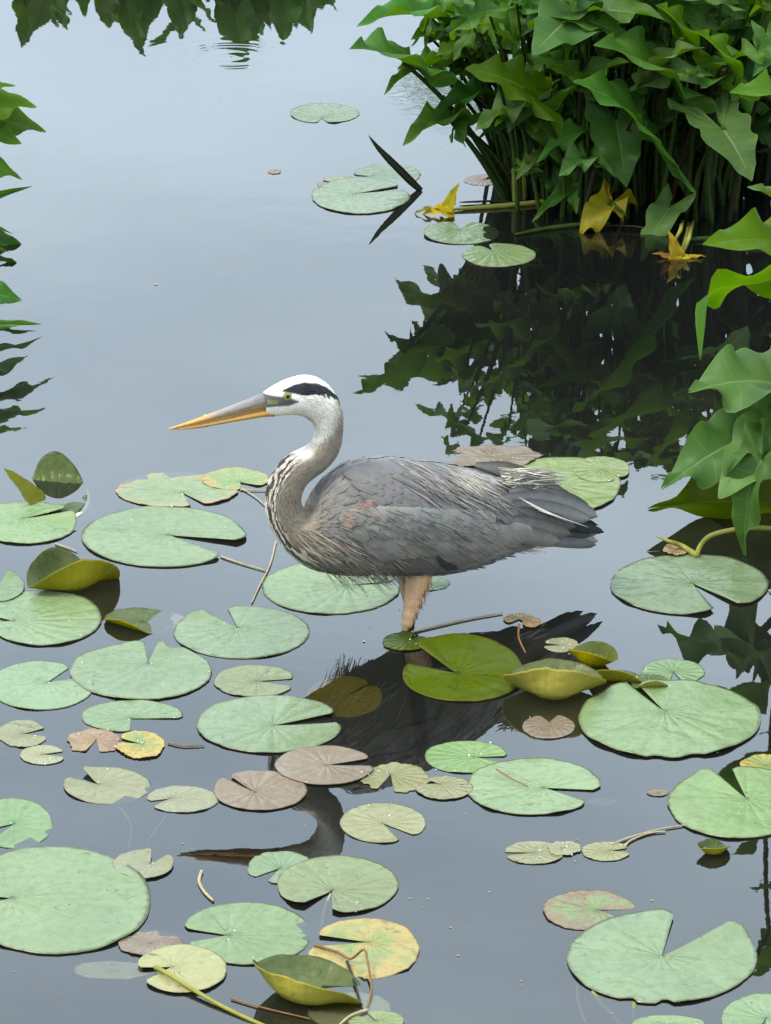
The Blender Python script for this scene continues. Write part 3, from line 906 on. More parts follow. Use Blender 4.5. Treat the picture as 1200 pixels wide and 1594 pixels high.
def build_heron():
    root = empty('heron', gp(636, 968))
    tag(root, 'grey heron with white head, black eye stripe and S-shaped neck wading among pads', 'heron')
    feather_m = plumage_material('heron_plumage')
    body_m = plumage_material('heron_skin_plumage', fibre=1.3)
    SEG, SUB = 96, 10
    st = catmull(BODY, SUB)
    m = MB()
    rings, info = [], []
    for i, (ax, ay, bx, by, w) in enumerate(st):
        s = i / SUB
        A, B = hp(ax, ay), hp(bx, by)
        C = (A + B) / 2
        mx_ = (ax + bx) / 2
        lat = hlat(mx_)
        axis = (A - B) / 2
        a = axis.length
        # the silhouette seen from above includes some of the width: take it out of the height
        vert = abs(axis.z) / a
        a2 = math.sqrt(max((a * .45) ** 2, a * a - (w * 0.36 * vert) ** 2))
        axis = axis * (a2 / a)
        row = []
        for k in range(SEG):
            ph = 2 * math.pi * k / SEG
            cv, sv = math.cos(ph), math.sin(ph)
            # body sections are a little fuller below
            wk = w * (1 - .10 * cv * smooth(20, 23, s))
            p = C + axis * cv + lat * (sv * wk)
            v = (1 - cv) / 2
            fx, fy = ax + (bx - ax) * v, ay + (by - ay) * v
            p += (n1(p.x * 40, p.y * 40, p.z * 40) * .0012 * smooth(17, 22, s)) * (p - C).normalized()
            row.append(m.vert(p, bodycolor(fx, fy, v, s)))
        rings.append(row)
    for i in range(len(rings) - 1):
        for k in range(SEG):
            m.f.append((rings[i][k], rings[i][(k + 1) % SEG], rings[i + 1][(k + 1) % SEG], rings[i + 1][k]))
    m.f.append(tuple(reversed(rings[0])))
    m.f.append(tuple(rings[-1]))
    body = m.build('body', body_m, root)
    bv = BVHTree.FromPolygons([Vector(v) for v in m.v], m.f)

    # ---------------- small contour feathers laid over the body surface
    fm = MB()
    rng = random.Random(5)
    def surf(i, k):
        return Vector(m.v[rings[int(i)][int(k) % SEG]])
    nst = len(st)
    def small_feather(i, k, L, W, lift, c):
        p = surf(i, k)
        i2 = min(int(i) + 4, nst - 1)
        q = surf(i2, k)
        t = (q - p)
        if t.length < 1e-5: return
        t.normalize()
        cc = surf(i, k + 2) - surf(i, k - 2)
        nrm = cc.cross(t).normalized()
        hit = (p - (surf(i, k + SEG // 2) + p) / 2)
        if nrm.dot(hit) < 0: nrm = -nrm
        side = t.cross(nrm).normalized()
        droop = Vector((0, 0, -0.12))
        t = (t + droop * rng.random()).normalized()
        vs = []
        for (a_, w_, l_) in ((0, .35, .0003), (.45, 1.0, lift * .7), (.8, .75, lift), (1.0, .12, lift * .9)):
            cpt = p + t * (L * a_) + nrm * l_
            # follow the surface
            loc, nn_, _, _ = bv.find_nearest(cpt)
            if loc is not None and (cpt - loc).length < .02:
                cpt = loc + nn_ * 0 + nrm * l_
            kk = .90 + .12 * a_ + rng.uniform(-.02, .02)
            cl_ = tuple(min(.85, x * kk) for x in c[:3]) + (1,)
            dk_ = tuple(x * kk * .86 for x in c[:3]) + (1,)
            vs.append((fm.vert(cpt - side * (W * w_), dk_), fm.vert(cpt + nrm * .0004, cl_), fm.vert(cpt + side * (W * w_), dk_)))
        for a, b in zip(vs, vs[1:]):
            fm.f.append((a[0], a[1], b[1], b[0])); fm.f.append((a[1], a[2], b[2], b[1]))
    def flatpos(i, k):
        ax, ay, bx, by, w = st[int(i)]
        v = (1 - math.cos(2 * math.pi * k / SEG)) / 2
        return ax + (bx - ax) * v, ay + (by - ay) * v, v
    for _ in range(5200):
        i = rng.uniform(1.0 * SUB, 28.5 * SUB); k = rng.uniform(0, SEG)
        s = i / SUB
        if s < 8 and rng.random() < .35: continue
        x, y, v = flatpos(i, k)
        c = bodycolor(x, y, v, s)
        j = rng.uniform(.9, 1.1)
        c = tuple(min(.85, q * j) for q in c[:3]) + (1,)
        if s < 4 and x < 462: continue
        if s < 9: L, W, lf = rng.uniform(.006, .010), .0013, .0006
        elif s < 18: L, W, lf = rng.uniform(.009, .016), .0014, .0008
        elif s < 21: L, W, lf = rng.uniform(.014, .022), .0028, .0012
        else: L, W, lf = rng.uniform(.018, .030), .0060, .0016
        small_feather(i, k, L, W, lf, c)
    # denser streaks on neck
    for _ in range(3000):
        i = rng.uniform(9.5 * SUB, 20 * SUB); k = rng.uniform(0, SEG)
        s = i / SUB
        x, y, v = flatpos(i, k)
        c = bodycolor(x, y, v, s)
        j = rng.uniform(.88, 1.14)
        small_feather(i, k, rng.uniform(.008, .016), .0009, .0009, tuple(min(.85, q * j) for q in c[:3]) + (1,))
    pl = fm.build('contour_feathers', feather_m, root)
    pl['kind'] = 'stuff'

    # ---------------- feathers drawn along the visible flank, then mirrored to the far flank
    ax0 = at(480, 800, hd(480)); ax1 = at(935, 800, hd(935))
    u = Vector((ax1.x - ax0.x, ax1.y - ax0.y, 0)).normalized()
    nrm_ = Vector((-u.y, u.x, 0))
    def mirror(p):
        p = Vector(p)
        X = 600 + F * p.x / (p.y * math.cos(TILT) + (CAM_H - p.z) * math.sin(TILT))
        for _ in range(2):                       # foot of the point on the bird's mid-plane
            P0, la = at(X, 800, hd(X)), hlat(X)
            d = (Vector((p.x, p.y, 0)) - Vector((P0.x, P0.y, 0))).dot(la)
            q = p - la * d
            X = 600 + F * q.x / (q.y * math.cos(TILT) + (CAM_H - q.z) * math.sin(TILT))
        return p - la * (2 * d)
    def near_point(x, y, off, carry, snap=False):
        d = ray(x, y).normalized()
        hit = bv.ray_cast(CAM, d)
        if hit[0] is not None:
            carry[0] = hit[0].y
            return hit[0] - d * off
        q = at(x, y, carry[0] if carry[0] else hd(x))
        if snap:
            loc = bv.find_nearest(q)[0]
            if loc is not None:
                return loc - d * (off * .4)
        return q - d * off
    def feather(acc, bx, by, tx, ty, w, off0, off1, c0, c1, bend=0.0, n=9, lat=None, edge=.8, tipw=.35, shaft=1.15, full=False, snap=False):
        """one vane from base pixel to tip pixel, w = half width in pixels, lying on the bird's near side"""
        dx, dy = tx - bx, ty - by
        L = math.hypot(dx, dy)
        nx, ny = -dy / L, dx / L
        carry = [None]
        rows = []
        for q in range(n + 1):
            t = q / n
            cx = bx + dx * t + nx * bend * math.sin(math.pi * t)
            cy = by + dy * t + ny * bend * math.sin(math.pi * t)
            ww = w * min(1.0, (.30 + 2.2 * t)) * (max(0.0, 1 - ((t - .0) ** (6 if full else 3.2)) * (1 - tipw * (1 - t)))) ** .55
            ww = max(ww, .25)
            off = off0 + (off1 - off0) * t
            row = []
            for e, sg in enumerate((-1.0, -.5, 0.0, .5, 1.0)):
                X, Y = cx + nx * ww * sg, cy + ny * ww * sg
                if lat is None:
                    p = near_point(X, Y, off + .0012 * (1 - abs(sg)), carry, snap)
                else:
                    la = lat(t) if callable(lat) else lat
                    p = at(X, Y, hd(X)) - hlat(X) * (la + off + .0012 * (1 - abs(sg)))
                c = mixc(c0, c1, t)
                k = (shaft if sg == 0 else 1.0) * (edge if abs(sg) == 1 else 1.0) * (1 + .05 * n1(X * .3, Y * .3))
                row.append(acc.vert(p, tuple(min(.85, z * k) for z in c[:3]) + (1,)))
            rows.append(row)
        for a, b in zip(rows, rows[1:]):
            for e in range(4):
                acc.f.append((a[e], a[e + 1], b[e + 1], b[e]))
    def both(acc_fn, name, parent, kind=None, far=True):
        """acc_fn fills a mesh for the near side; the far side gets its mirror image"""
        out = []
        a = MB(); acc_fn(a)
        o = a.build(name, feather_m, parent[0])
        if not far:
            if kind: o['kind'] = kind
            return o, None
        b = MB()
        b.v = [tuple(mirror(p)) for p in a.v]; b.c = list(a.c); b.f = [tuple(reversed(f)) for f in a.f]
        o2 = b.build(name, feather_m, parent[1])
        for z in (o, o2):
            if kind: z['kind'] = kind
        return o, o2

    rg = random.Random(11)
    jit = lambda c, k=.08: tuple(min(.85, q * (1 + rg.uniform(-k, k))) for q in c[:3]) + (1,)
    # folded wing: a shell with rows of coverts and secondaries
    up_e = [(528, 806), (536, 792), (556, 784), (590, 784), (640, 788), (690, 793), (735, 800), (780, 809), (820, 818), (850, 822)]
    lo_e = [(530, 815), (545, 840), (575, 865), (615, 884), (650, 892), (690, 893), (735, 878), (775, 860), (815, 842), (850, 826)]
    def shell(acc):
        U, Lw = catmull(up_e, 4), catmull(lo_e, 4)
        rows = []
        for i, (a, b) in enumerate(zip(U, Lw)):
            row = []
            carry = [hd(a[0]) - .05]
            for q in range(13):
                t = q / 12
                x, y = a[0] + (b[0] - a[0]) * t, a[1] + (b[1] - a[1]) * t
                p = near_point(x, y, .002 + .005 * math.sin(math.pi * t) , carry)
                row.append(acc.vert(p, jit(mixc(GREY, DTAUPE, .15), .04)))
            rows.append(row)
        for a, b in zip(rows, rows[1:]):
            for q in range(12):
                acc.f.append((a[q], b[q], b[q + 1], a[q + 1]))
    wing = both(shell, 'wing', (root, root))
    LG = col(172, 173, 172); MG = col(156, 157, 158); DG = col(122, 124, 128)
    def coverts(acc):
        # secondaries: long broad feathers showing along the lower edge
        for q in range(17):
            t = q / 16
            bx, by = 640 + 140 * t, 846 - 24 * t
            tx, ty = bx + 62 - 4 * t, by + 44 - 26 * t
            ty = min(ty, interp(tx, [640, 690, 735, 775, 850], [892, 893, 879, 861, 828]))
            feather(acc, bx, by, tx, ty, 11, .004, .008, jit(LG), jit(mixc(PALE, DTAUPE, .5)), bend=-3, full=True, edge=1.14, shaft=.9)  # naturally paler vanes, colour lightened further to offset the shaded lower flank
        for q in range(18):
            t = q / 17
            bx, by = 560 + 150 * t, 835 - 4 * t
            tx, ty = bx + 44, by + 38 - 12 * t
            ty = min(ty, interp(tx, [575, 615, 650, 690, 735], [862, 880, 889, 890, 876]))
            feather(acc, bx, by, tx, ty, 11, .006, .010, jit(LG), jit(mixc(PALE, DTAUPE, .35)), bend=-2, full=True, edge=1.10, shaft=.92)  # same lightened tint, making up for little sky light here
        for rowi, (y0, n_, dx_) in enumerate(((816, 17, 36), (803, 19, 34), (793, 20, 30), (788, 18, 26))):
            for q in range(n_):
                t = q / (n_ - 1)
                bx, by = 536 + 8 * (rowi % 2) + 200 * t, y0 + 12 * t + (6 if t < .06 else 0)
                feather(acc, bx, by, bx + dx_ + rg.uniform(-3, 3), by + 18 - 4 * t + rg.uniform(-2, 2), 9.5, .008 + .001 * rowi, .0105 + .001 * rowi,
                        jit(mixc(MG, LG, .2 * rowi)), jit(LG), bend=-2, full=True, edge=1.06, shaft=.96)
        # rusty bend of the wing
        for q in range(70):
            t = rg.random()
            bx, by = interp(t, [0, .5, 1], [534, 540, 574]) + rg.uniform(-4, 4), interp(t, [0, .5, 1], [820, 794, 778]) + rg.uniform(-3, 3)
            feather(acc, bx, by, bx + rg.uniform(10, 24), by + rg.uniform(3, 12), 1.3, .010, .0125, jit(mixc(RUST, GREY2, rg.random() * .6), .12), jit(mixc(RUST, GREY2, .5 + .5 * rg.random()), .12), n=5)
        for q in range(150):
            bx, by = rg.uniform(545, 760), rg.uniform(790, 868)
            if by > interp(bx, [545, 575, 615, 650, 690, 735, 775], [835, 856, 872, 876, 876, 866, 850]): continue
            L = rg.uniform(14, 34); a = R(rg.uniform(12, 38))
            c_ = jit(mixc(LG, rg.choice((PALE, DG, TAUPE)), rg.uniform(.3, .8)), .06)
            feather(acc, bx, by, bx + L * math.cos(a), by + L * math.sin(a), rg.uniform(.4, .8), .0125, .0145, c_, c_, n=4)
        # black gap feather on the lower wing
        feather(acc, 680, 864, 700, 890, 5, .013, .016, SLATE, BLK, n=6)
        feather(acc, 690, 878, 714, 886, 5, .013, .016, SLATE, BLK, n=6)
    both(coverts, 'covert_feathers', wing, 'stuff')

    # mantle and scapulars on the back
    def scap(acc):
        for rowi in range(6):
            n_ = 15
            for q in range(n_):
                t = (q + .5 * (rowi % 2)) / n_
                bx = 532 + 215 * t + rowi * 7
                topy = interp(bx, [500, 520, 550, 590, 640, 690, 740, 785], [757, 733, 718, 711, 711, 718, 730, 748])
                by = topy + 7 + rowi * 11
                lim = interp(bx, [520, 560, 640, 735, 780], [775, 772, 776, 790, 800])
                if by > lim: continue
                feather(acc, bx, by, bx + 40 + rg.uniform(-4, 4), by + 16 + 9 * t + rg.uniform(-2, 3), 9.5, .005, .0085,
                        jit(mixc(GREY, DG, .6), .07), jit(mixc(GREY, DG, .5), .07), bend=-3, full=True, edge=.95, shaft=1.05, snap=True)
    both(scap, 'scapular_feathers', (root, root), 'stuff', far=False)

    # loose tertial feathers over the rump, each a part
    def part_feathers(name, rows):
        for r_ in rows:
            (bx, by, tx, ty, w, la, c0, c1, bd) = r_
            def one(acc):
                feather(acc, bx, by, tx, ty, w, 0, .004, c0, c1, bend=bd, lat=la, full=True, edge=.55, shaft=1.2, n=12)
            both(one, name, (root, root))
    la1 = lambda a, b: (lambda t: a + (b - a) * t)
    BG = col(180, 185, 190); DB = col(122, 122, 128); BRN = col(166, 154, 148)
    part_feathers('tertial_feather', [
        (766, 738, 880, 772, 12, la1(.052, .030), PALE, BRN, -8),
        (764, 748, 905, 786, 14, la1(.056, .030), BG, DB, -9),
        (748, 756, 916, 794, 15, la1(.060, .030), GREY2, BG, -8),
        (742, 768, 900, 798, 14, la1(.066, .034), GREY, BG, -6),
        (736, 776, 872, 806, 14, la1(.074, .044), MG, DG, -4),
        (726, 788, 862, 816, 14, la1(.078, .050), MG, mixc(DG, DTAUPE, .4), -4),
        (712, 802, 842, 826, 15, la1(.082, .056), MG, mixc(MG, DTAUPE, .5), -4)])
    part_feathers('primary_feather', [
        (820, 802, 936, 823, 8, la1(.036, .012), SLATE, BLK, -2),
        (812, 806, 925, 822, 9, la1(.033, .010), DB, SLATE, -2),
        (806, 812, 914, 830, 8, la1(.030, .010), DG, SLATE, -1)])
    def tails(rows):
        for (bx, by, tx, ty, w, la, c0, c1, bd) in rows:
            a = MB()
            feather(a, bx, by, tx, ty, w, 0, .002, c0, c1, bend=bd, lat=la, full=True, edge=.75, n=12)
            a.build('tail_feather', feather_m, root)
    tails([(806, 822, 926, 838, 11, .012, BG, BG, 0), (806, 816, 926, 830, 10, .004, DG, BG, 0), (806, 812, 924, 826, 9, -.006, DG, DB, 0),
           (800, 828, 920, 842, 9, .018, BG, col(120, 126, 136), 2), (800, 820, 916, 836, 10, -.016, DG, BG, 0), (800, 818, 908, 834, 10, -.026, DG, BG, 0)])
    # white rump fluff and undertail
    def fluff(acc):
        for q in range(220):
            bx, by = rg.uniform(760, 820), rg.uniform(720, 744)
            feather(acc, bx, by, bx + rg.uniform(20, 44), by + rg.uniform(-3, 9), .9, 0, .004, jit(rg.choice((WHT, PALE, CREAM)), .1), jit(rg.choice((PALE, CREAM, GREY2)), .12), n=5,
                    lat=la1(rg.uniform(.02, .058), rg.uniform(.02, .05)))
        for q in range(60):
            bx, by = rg.uniform(775, 812), rg.uniform(842, 852)
            feather(acc, bx, by, bx + rg.uniform(22, 48), by + rg.uniform(-6, 5), 1.8, 0, .003, jit(WHT, .08), jit(WHT, .1), n=5,
                    lat=la1(rg.uniform(-.01, .035), rg.uniform(-.01, .02)))
        for q in range(120):                       # pale vent feathers under the wing
            bx, by = rg.uniform(690, 780), 0
            by = interp(bx, [690, 735, 790], [884, 872, 852]) + rg.uniform(-6, 6)
            feather(acc, bx, by, bx + rg.uniform(14, 30), by + rg.uniform(-3, 6), 2.2, .003, .006, jit(PALE, .15), jit(col(190, 190, 184), .15), n=5)
    both(fluff, 'white_down', (root, root), 'stuff', far=False)

    # long thin lanceolate plumes of the back
    def plumes(acc):
        for q in range(130):
            t = rg.random()
            bx = 610 + 150 * t + rg.uniform(-6, 6)
            topy = interp(bx, [590, 640, 690, 740, 785], [712, 712, 718, 731, 750])
            by = topy + rg.uniform(2, 52)
            if by > interp(bx, [600, 640, 700, 760, 800], [752, 762, 772, 784, 795]): continue
            L = rg.uniform(46, 88); a = R(rg.uniform(24, 42) - 6 * t)
            tx, ty = bx + L * math.cos(a), by + L * math.sin(a)
            ty = min(ty, interp(tx, [640, 700, 760, 800, 850, 900], [792, 800, 806, 812, 806, 800]))
            c = jit(rg.choice((CREAM, PALE, PALE, PALE, GREY2, GREY2)), .1)
            feather(acc, bx, by, tx, ty, rg.uniform(.55, 1.0), .0085, .0125, c, c, bend=rg.uniform(-5, -1), n=8, snap=True)
        for q in range(34):
            bx, by = rg.uniform(672, 740), rg.uniform(704, 740)
            by = max(by, interp(bx, [590, 640, 690, 740], [708, 709, 715, 728]))
            feather(acc, bx, by, bx + rg.uniform(60, 96), by + rg.uniform(22, 40), rg.uniform(.5, .9), .009, .011, jit(PALE, .1), jit(CREAM, .1), bend=-4, n=8, snap=True)
        for q in range(6):
            feather(acc, 770 + 6 * q, 752 + 4 * q, 850 + 8 * q, 795 + 2 * q, 1.1, .0, .002, WHT, CREAM, lat=la1(.074, .05), n=8)
    both(plumes, 'back_plumes', (root, root), 'stuff', far=False)

    # shaggy plumes of the breast, hanging free below it
    def breast(acc):
        for q in range(190):
            t = rg.random()
            bx = 462 + 130 * t + rg.uniform(-8, 8)
            by = interp(bx, [440, 500, 560, 600], [838, 852, 862, 872]) + rg.uniform(-26, 14)
            L = rg.uniform(36, 74); a = R(rg.uniform(26, 50))
            tx, ty = bx + L * math.cos(a), by + L * math.sin(a)
            hang = interp(bx, [440, 500, 545, 575, 600], [872, 914, 932, 924, 904])
            if ty > hang: ty = hang - rg.uniform(0, 12)
            if tx > 640: continue
            c = jit(rg.choice((CREAM, PALE, TAUPE, CREAM, DTAUPE, GREY, DTAUPE, TAUPE)), .1)
            feather(acc, bx, by, tx, ty, rg.uniform(.6, 1.2), .002, .007, c, c, bend=rg.uniform(-2, 4), n=8)
        for q in range(46):
            bx, by = rg.uniform(496, 572), rg.uniform(868, 890)
            tx, ty = bx + rg.uniform(20, 50), by + rg.uniform(18, 44)
            feather(acc, bx, by, tx, ty, .55, .004, .006, jit(rg.choice((CREAM, PALE, TAUPE)), .1), jit(PALE, .1), n=7)
    both(breast, 'breast_plumes', (root, root), 'stuff')

    # ---------------- bill
    bill_m = vcol_material('heron_bill', .32)
    ORG = col(236, 176, 70, 1.5); BLG = col(184, 180, 182); DBL = col(112, 112, 120); YEL = col(232, 198, 116, 1.3)
    def mandible(name, topl, botl, halfw, colf):
        mm = MB()
        T, B = catmull(topl, 8), catmull(botl, 8)
        rows = []
        for i, (a, b) in enumerate(zip(T, B)):
            t = i / (len(T) - 1)
            A_, B_ = hp(*a), hp(*b)
            C = (A_ + B_) / 2; ax_ = (A_ - B_) / 2
            lat = hlat((a[0] + b[0]) / 2)
            w = halfw * (1 - t) ** .8 + .0006
            row = []
            for k in range(20):
                ph = 2 * math.pi * k / 20
                row.append(mm.vert(C + ax_ * math.cos(ph) + lat * (w * math.sin(ph)), colf(t, (1 - math.cos(ph)) / 2)))
            rows.append(row)
        for a, b in zip(rows, rows[1:]):
            for k in range(20):
                mm.f.append((a[k], a[(k + 1) % 20], b[(k + 1) % 20], b[k]))
        mm.f.append(tuple(reversed(rows[0]))); mm.f.append(tuple(rows[-1]))
        return mm, name
    def c_up(t, v):
        c = mixc(BLG, DBL, smooth(.55, .1, t) * smooth(.5, .1, v) * .7 + .3 * smooth(.35, .5, v) * smooth(.62, .5, v))
        c = mixc(c, mixc(YEL, ORG, .5), smooth(.50, .74, v) * smooth(.05, .3, t))
        return mixc(c, ORG, smooth(.50, .8, t))
    def c_lo(t, v):
        c = mixc(col(232, 180, 88, 1.4), ORG, smooth(.1, .5, v))
        c = mixc(c, YEL, smooth(.8, 1, v) * .4)
        c = mixc(c, col(206, 196, 140), smooth(.12, .0, t))
        return mixc(c, col(236, 214, 170), smooth(.93, 1, t))
    be = empty('bill', hp(412, 630)); be.parent = root
    be.matrix_parent_inverse = Matrix.Translation(-Vector(root.location))
    mu, _ = mandible('upper', [(418, 609), (404, 614), (372, 627), (335, 641), (300, 654), (262, 667)],
                     [(424, 632), (408, 636), (374, 644), (336, 653), (301, 661), (262, 668.6)], .0115, c_up)
    ml, _ = mandible('lower', [(424, 633), (408, 637), (374, 645), (336, 654), (301, 661.6), (268, 668)],
                     [(426, 648), (410, 648.5), (376, 654), (338, 661), (303, 667), (268, 669.6)], .0105, c_lo)
    for mm, nm in ((mu, 'upper_mandible'), (ml, 'lower_mandible')):
        o = mm.build(nm, bill_m, be)
        o.matrix_parent_inverse = Matrix.Translation(-Vector(root.location) - (Vector(be.location) - Vector(root.location)))

    # ---------------- eyes
    eye_m = vcol_material('heron_eye', .08)
    carry = [None]
    e0 = near_point(447.5, 617, 0, carry)
    ctr = hp(447.5, 617)
    for sg in (1, -1):
        p = e0 if sg == 1 else e0 + hlat(447) * (2 * (ctr - e0).dot(hlat(447)))
        out = -hlat(447) * sg
        fwd_ = Vector((u.y * 0, 0, 0))
        em = MB()
        X = hlat(447).cross(Vector((0, 0, 1))).normalized(); Z = Vector((0, 0, 1))
        rows = []
        r0 = .0072
        for a in range(9):
            th = (a / 8) * R(80)
            row = []
            for k in range(24):
                ph = 2 * math.pi * k / 24
                rr = r0 * math.sin(th) / math.sin(R(80))
                c = BLK if th < R(24) else (col(222, 212, 104) if th < R(62) else col(60, 62, 66))
                row.append(em.vert(p + out * (.0022 * math.cos(th)) + (X * math.cos(ph) + Z * math.sin(ph)) * rr, c))
            rows.append(row)
        for a, b in zip(rows, rows[1:]):
            for k in range(24):
                em.f.append((a[k], a[(k + 1) % 24], b[(k + 1) % 24], b[k]))
        em.build('eye', eye_m, root)

    # ---------------- legs: feathered thigh, bare shank, toes on the pond bed
    leg_m = vcol_material('heron_leg', .5)
    THI = col(186, 152, 114, 2.7); SHK = col(200, 168, 116, 2.0); DLG = col(84, 74, 60)
    for sg in (1, -1):
        lm = MB()
        off = hlat(635) * (-.030 if sg == 1 else .034)
        sh = 0 if sg == 1 else 9
        base = at(630 + sh, 985, Y0 + .012) + Vector((0, 0, 0)) if sg == 1 else gp(640, 968)
        top = hp(637 + sh, 880) + off
        knee = base + Vector((.004, 0, -.02))
        foot = base + Vector((.035, .01, -.325))
        pts, rad, cs = [], [], []
        for t, r_, c_ in ((0, .0225, THI), (.2, .0185, THI), (.34, .0165, mixc(THI, DLG, .12)), (.48, .0138, THI), (.6, .0118, mixc(THI, DLG, .2)), (.70, .0102, THI), (.78, .0088, mixc(THI, DLG, .3)), (.84, .0096, SHK), (.90, .0082, mixc(SHK, DLG, .2)), (1.0, .0076, mixc(SHK, DLG, .4))):
            pts.append(top.lerp(base, t)); rad.append(r_ * (1 if sg == 1 else .8)); cs.append(jit(c_ if sg == 1 else mixc(c_, DLG, .5), .05))
        pts.append(knee); rad.append(.0095); cs.append(DLG)
        for t in (.3, .7, 1.0):
            pts.append(knee.lerp(foot, t)); rad.append(.006); cs.append(DLG)
        lm.tube([tuple(p) for p in pts], rad, cs, seg=16)
        leg = lm.build('leg', leg_m, root)
        for (dx, dy) in ((-.07, -.01), (-.055, -.045), (-.055, .035), (.045, 0)):
            tm = MB()
            e = foot + Vector((dx, dy, -.008))
            tm.tube([foot, foot.lerp(e, .5) + Vector((0, 0, .004)), e], [.005, .004, .0015], DLG, seg=8)
            to = tm.build('toe', leg_m, root)
        if sg == 1:
            # downy fringe where the thigh leaves the belly
            dm = MB()
            for q in range(150):
                a = rg.uniform(0, 6.28)
                tt = rg.uniform(.05, .70)
                p = top.lerp(base, tt); r_ = interp(tt, [0, .2, .5, .7], [.0215, .0182, .0132, .0100])
                s0 = p + Vector((math.cos(a) * r_, math.sin(a) * r_, 0))
                dm.tube([s0, s0 + Vector((rg.uniform(-.003, .003), 0, -rg.uniform(.012, .022)))], [.0010, .0003], jit(mixc(THI, rg.choice((CREAM, DLG, THI)), .25), .15), seg=4)
            o = dm.build('thigh_down', leg_m, root); o['kind'] = 'stuff'
    return root
build_heron()

# ------------------------------------------------------------------ arrow arum plants
LM = {
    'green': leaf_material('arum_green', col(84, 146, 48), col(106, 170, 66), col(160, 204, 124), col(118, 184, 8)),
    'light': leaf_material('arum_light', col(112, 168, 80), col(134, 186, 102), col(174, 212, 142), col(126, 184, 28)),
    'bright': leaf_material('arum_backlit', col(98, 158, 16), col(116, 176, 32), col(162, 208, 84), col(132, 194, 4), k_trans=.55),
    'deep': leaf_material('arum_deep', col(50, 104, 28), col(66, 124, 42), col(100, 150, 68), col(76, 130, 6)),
    'olive': leaf_material('arum_olive', col(80, 106, 10), col(92, 118, 16), col(126, 146, 50), col(96, 126, 2), k_trans=.45),
    'ochre': leaf_material('arum_ochre', col(136, 138, 22), col(152, 150, 28), col(170, 168, 60), col(150, 146, 4)),
    'yellow': leaf_material('arum_yellow', col(200, 182, 30), col(156, 166, 44), col(216, 204, 90), col(200, 170, 4)),
    'gold': leaf_material('arum_gold', col(238, 214, 30), col(244, 222, 50), col(248, 232, 110), col(236, 206, 4)),
    'tan': leaf_material('arum_tan', col(190, 132, 56), col(208, 150, 66), col(214, 176, 104), col(190, 116, 14)),
    'dark': leaf_material('arum_dark', col(44, 58, 46), col(58, 72, 56), col(70, 90, 70), col(40, 60, 20), k_trans=.2),  # dark grey-green leaf colour of the pointed blade
}
SM = {
    'green': stem_material('stem_green', col(48, 76, 26), col(66, 92, 36)),
    'brown': stem_material('stem_brown', col(44, 46, 26), col(60, 56, 34)),
    'yellow': stem_material('stem_yellow', col(160, 170, 70), col(186, 190, 100)),
    'pale': stem_material('stem_pale', col(206, 200, 168, 1.2), col(186, 176, 140, 1.2), scale=60),
    'rust': stem_material('stem_rust', col(150, 112, 70), col(176, 140, 96), scale=60),
    'dark': stem_material('stem_dark', col(52, 58, 52), col(66, 70, 60)),
}

def arum_leaf_mesh(seed, lobe=.46, wid=.34, fold=22, ruffle=.05, curl=.25, twist=0.0, lobe_flare=0.16, tipcurl=0.0):
    """sagittate leaf: stalk joins at the origin, tip at y = 1, two back-pointing lobes, face +z"""
    rng = random.Random(seed)
    half = [(0.012, .0), (.05, -.10 * lobe / .46), (.11, -.24 * lobe / .46), (.15 + lobe_flare * .4, -.38 * lobe / .46), (.15 + lobe_flare, -lobe),
            (.22 + lobe_flare, -lobe * .96), (wid * .92 + lobe_flare * .3, -lobe * .66), (wid * 1.0, -lobe * .3), (wid * 1.02, 0), (wid * .98, .16), (wid * .88, .34), (wid * .72, .52),
            (wid * .50, .70), (wid * .26, .86), (wid * .09, .96), (0.002, 1.0)]
    m = MB()
    rowsn = [0, .06, .2, .4, .6, .8, .93, 1.0]
    f = math.tan(R(fold))
    for sg in (-1, 1):
        O = catmull(half, 3)
        ph, ph2 = rng.random() * 6.28, rng.random() * 6.28
        k1, k2 = rng.uniform(9, 13), rng.uniform(5, 8)
        wv = rng.uniform(.93, 1.08)
        g = []
        acc_len = 0; prev = None
        for q, (x, y) in enumerate(O):
            if prev: acc_len += math.hypot(x - prev[0], y - prev[1])
            prev = (x, y)
            my = max(0.0, y * .92 - .02) if y > 0 else 0.0
            row = []
            for t in rowsn:
                X = x * t * wv * (1 + .09 * math.sin(k1 * 1.3 * acc_len + ph2) * min(1, 4 * x))
                Y = my + (y - my) * t
                z = X * f * (1 - .35 * t)
                z += 1.35 * ruffle * t ** 2.2 * (math.sin(k1 * acc_len + ph) + .6 * math.sin(k2 * acc_len * 2 + ph2)) * min(1.0, 3.2 * (1.02 - max(0, y)))
                r2 = Y if Y > 0 else Y * .55
                z -= curl * r2 * r2 + tipcurl * max(0.0, Y - .62) ** 2 * 1.4
                z += .012 * n1(X * 7 + seed, Y * 7)
                # twist about the midrib
                a = twist * Y
                X2, z2 = sg * X * math.cos(a) - z * math.sin(a) * 0, z + sg * X * math.sin(a)
                row.append(m.vert((X2, Y, z2), (t, max(0, Y) if y > 0 else abs(Y) * .6, seed % 7 / 7, 1)))
            g.append(row)
        for a, b in zip(g, g[1:]):
            for e in range(len(rowsn) - 1):
                fc = (a[e], a[e + 1], b[e + 1], b[e])
                m.f.append(fc if sg == 1 else tuple(reversed(fc)))
    return m

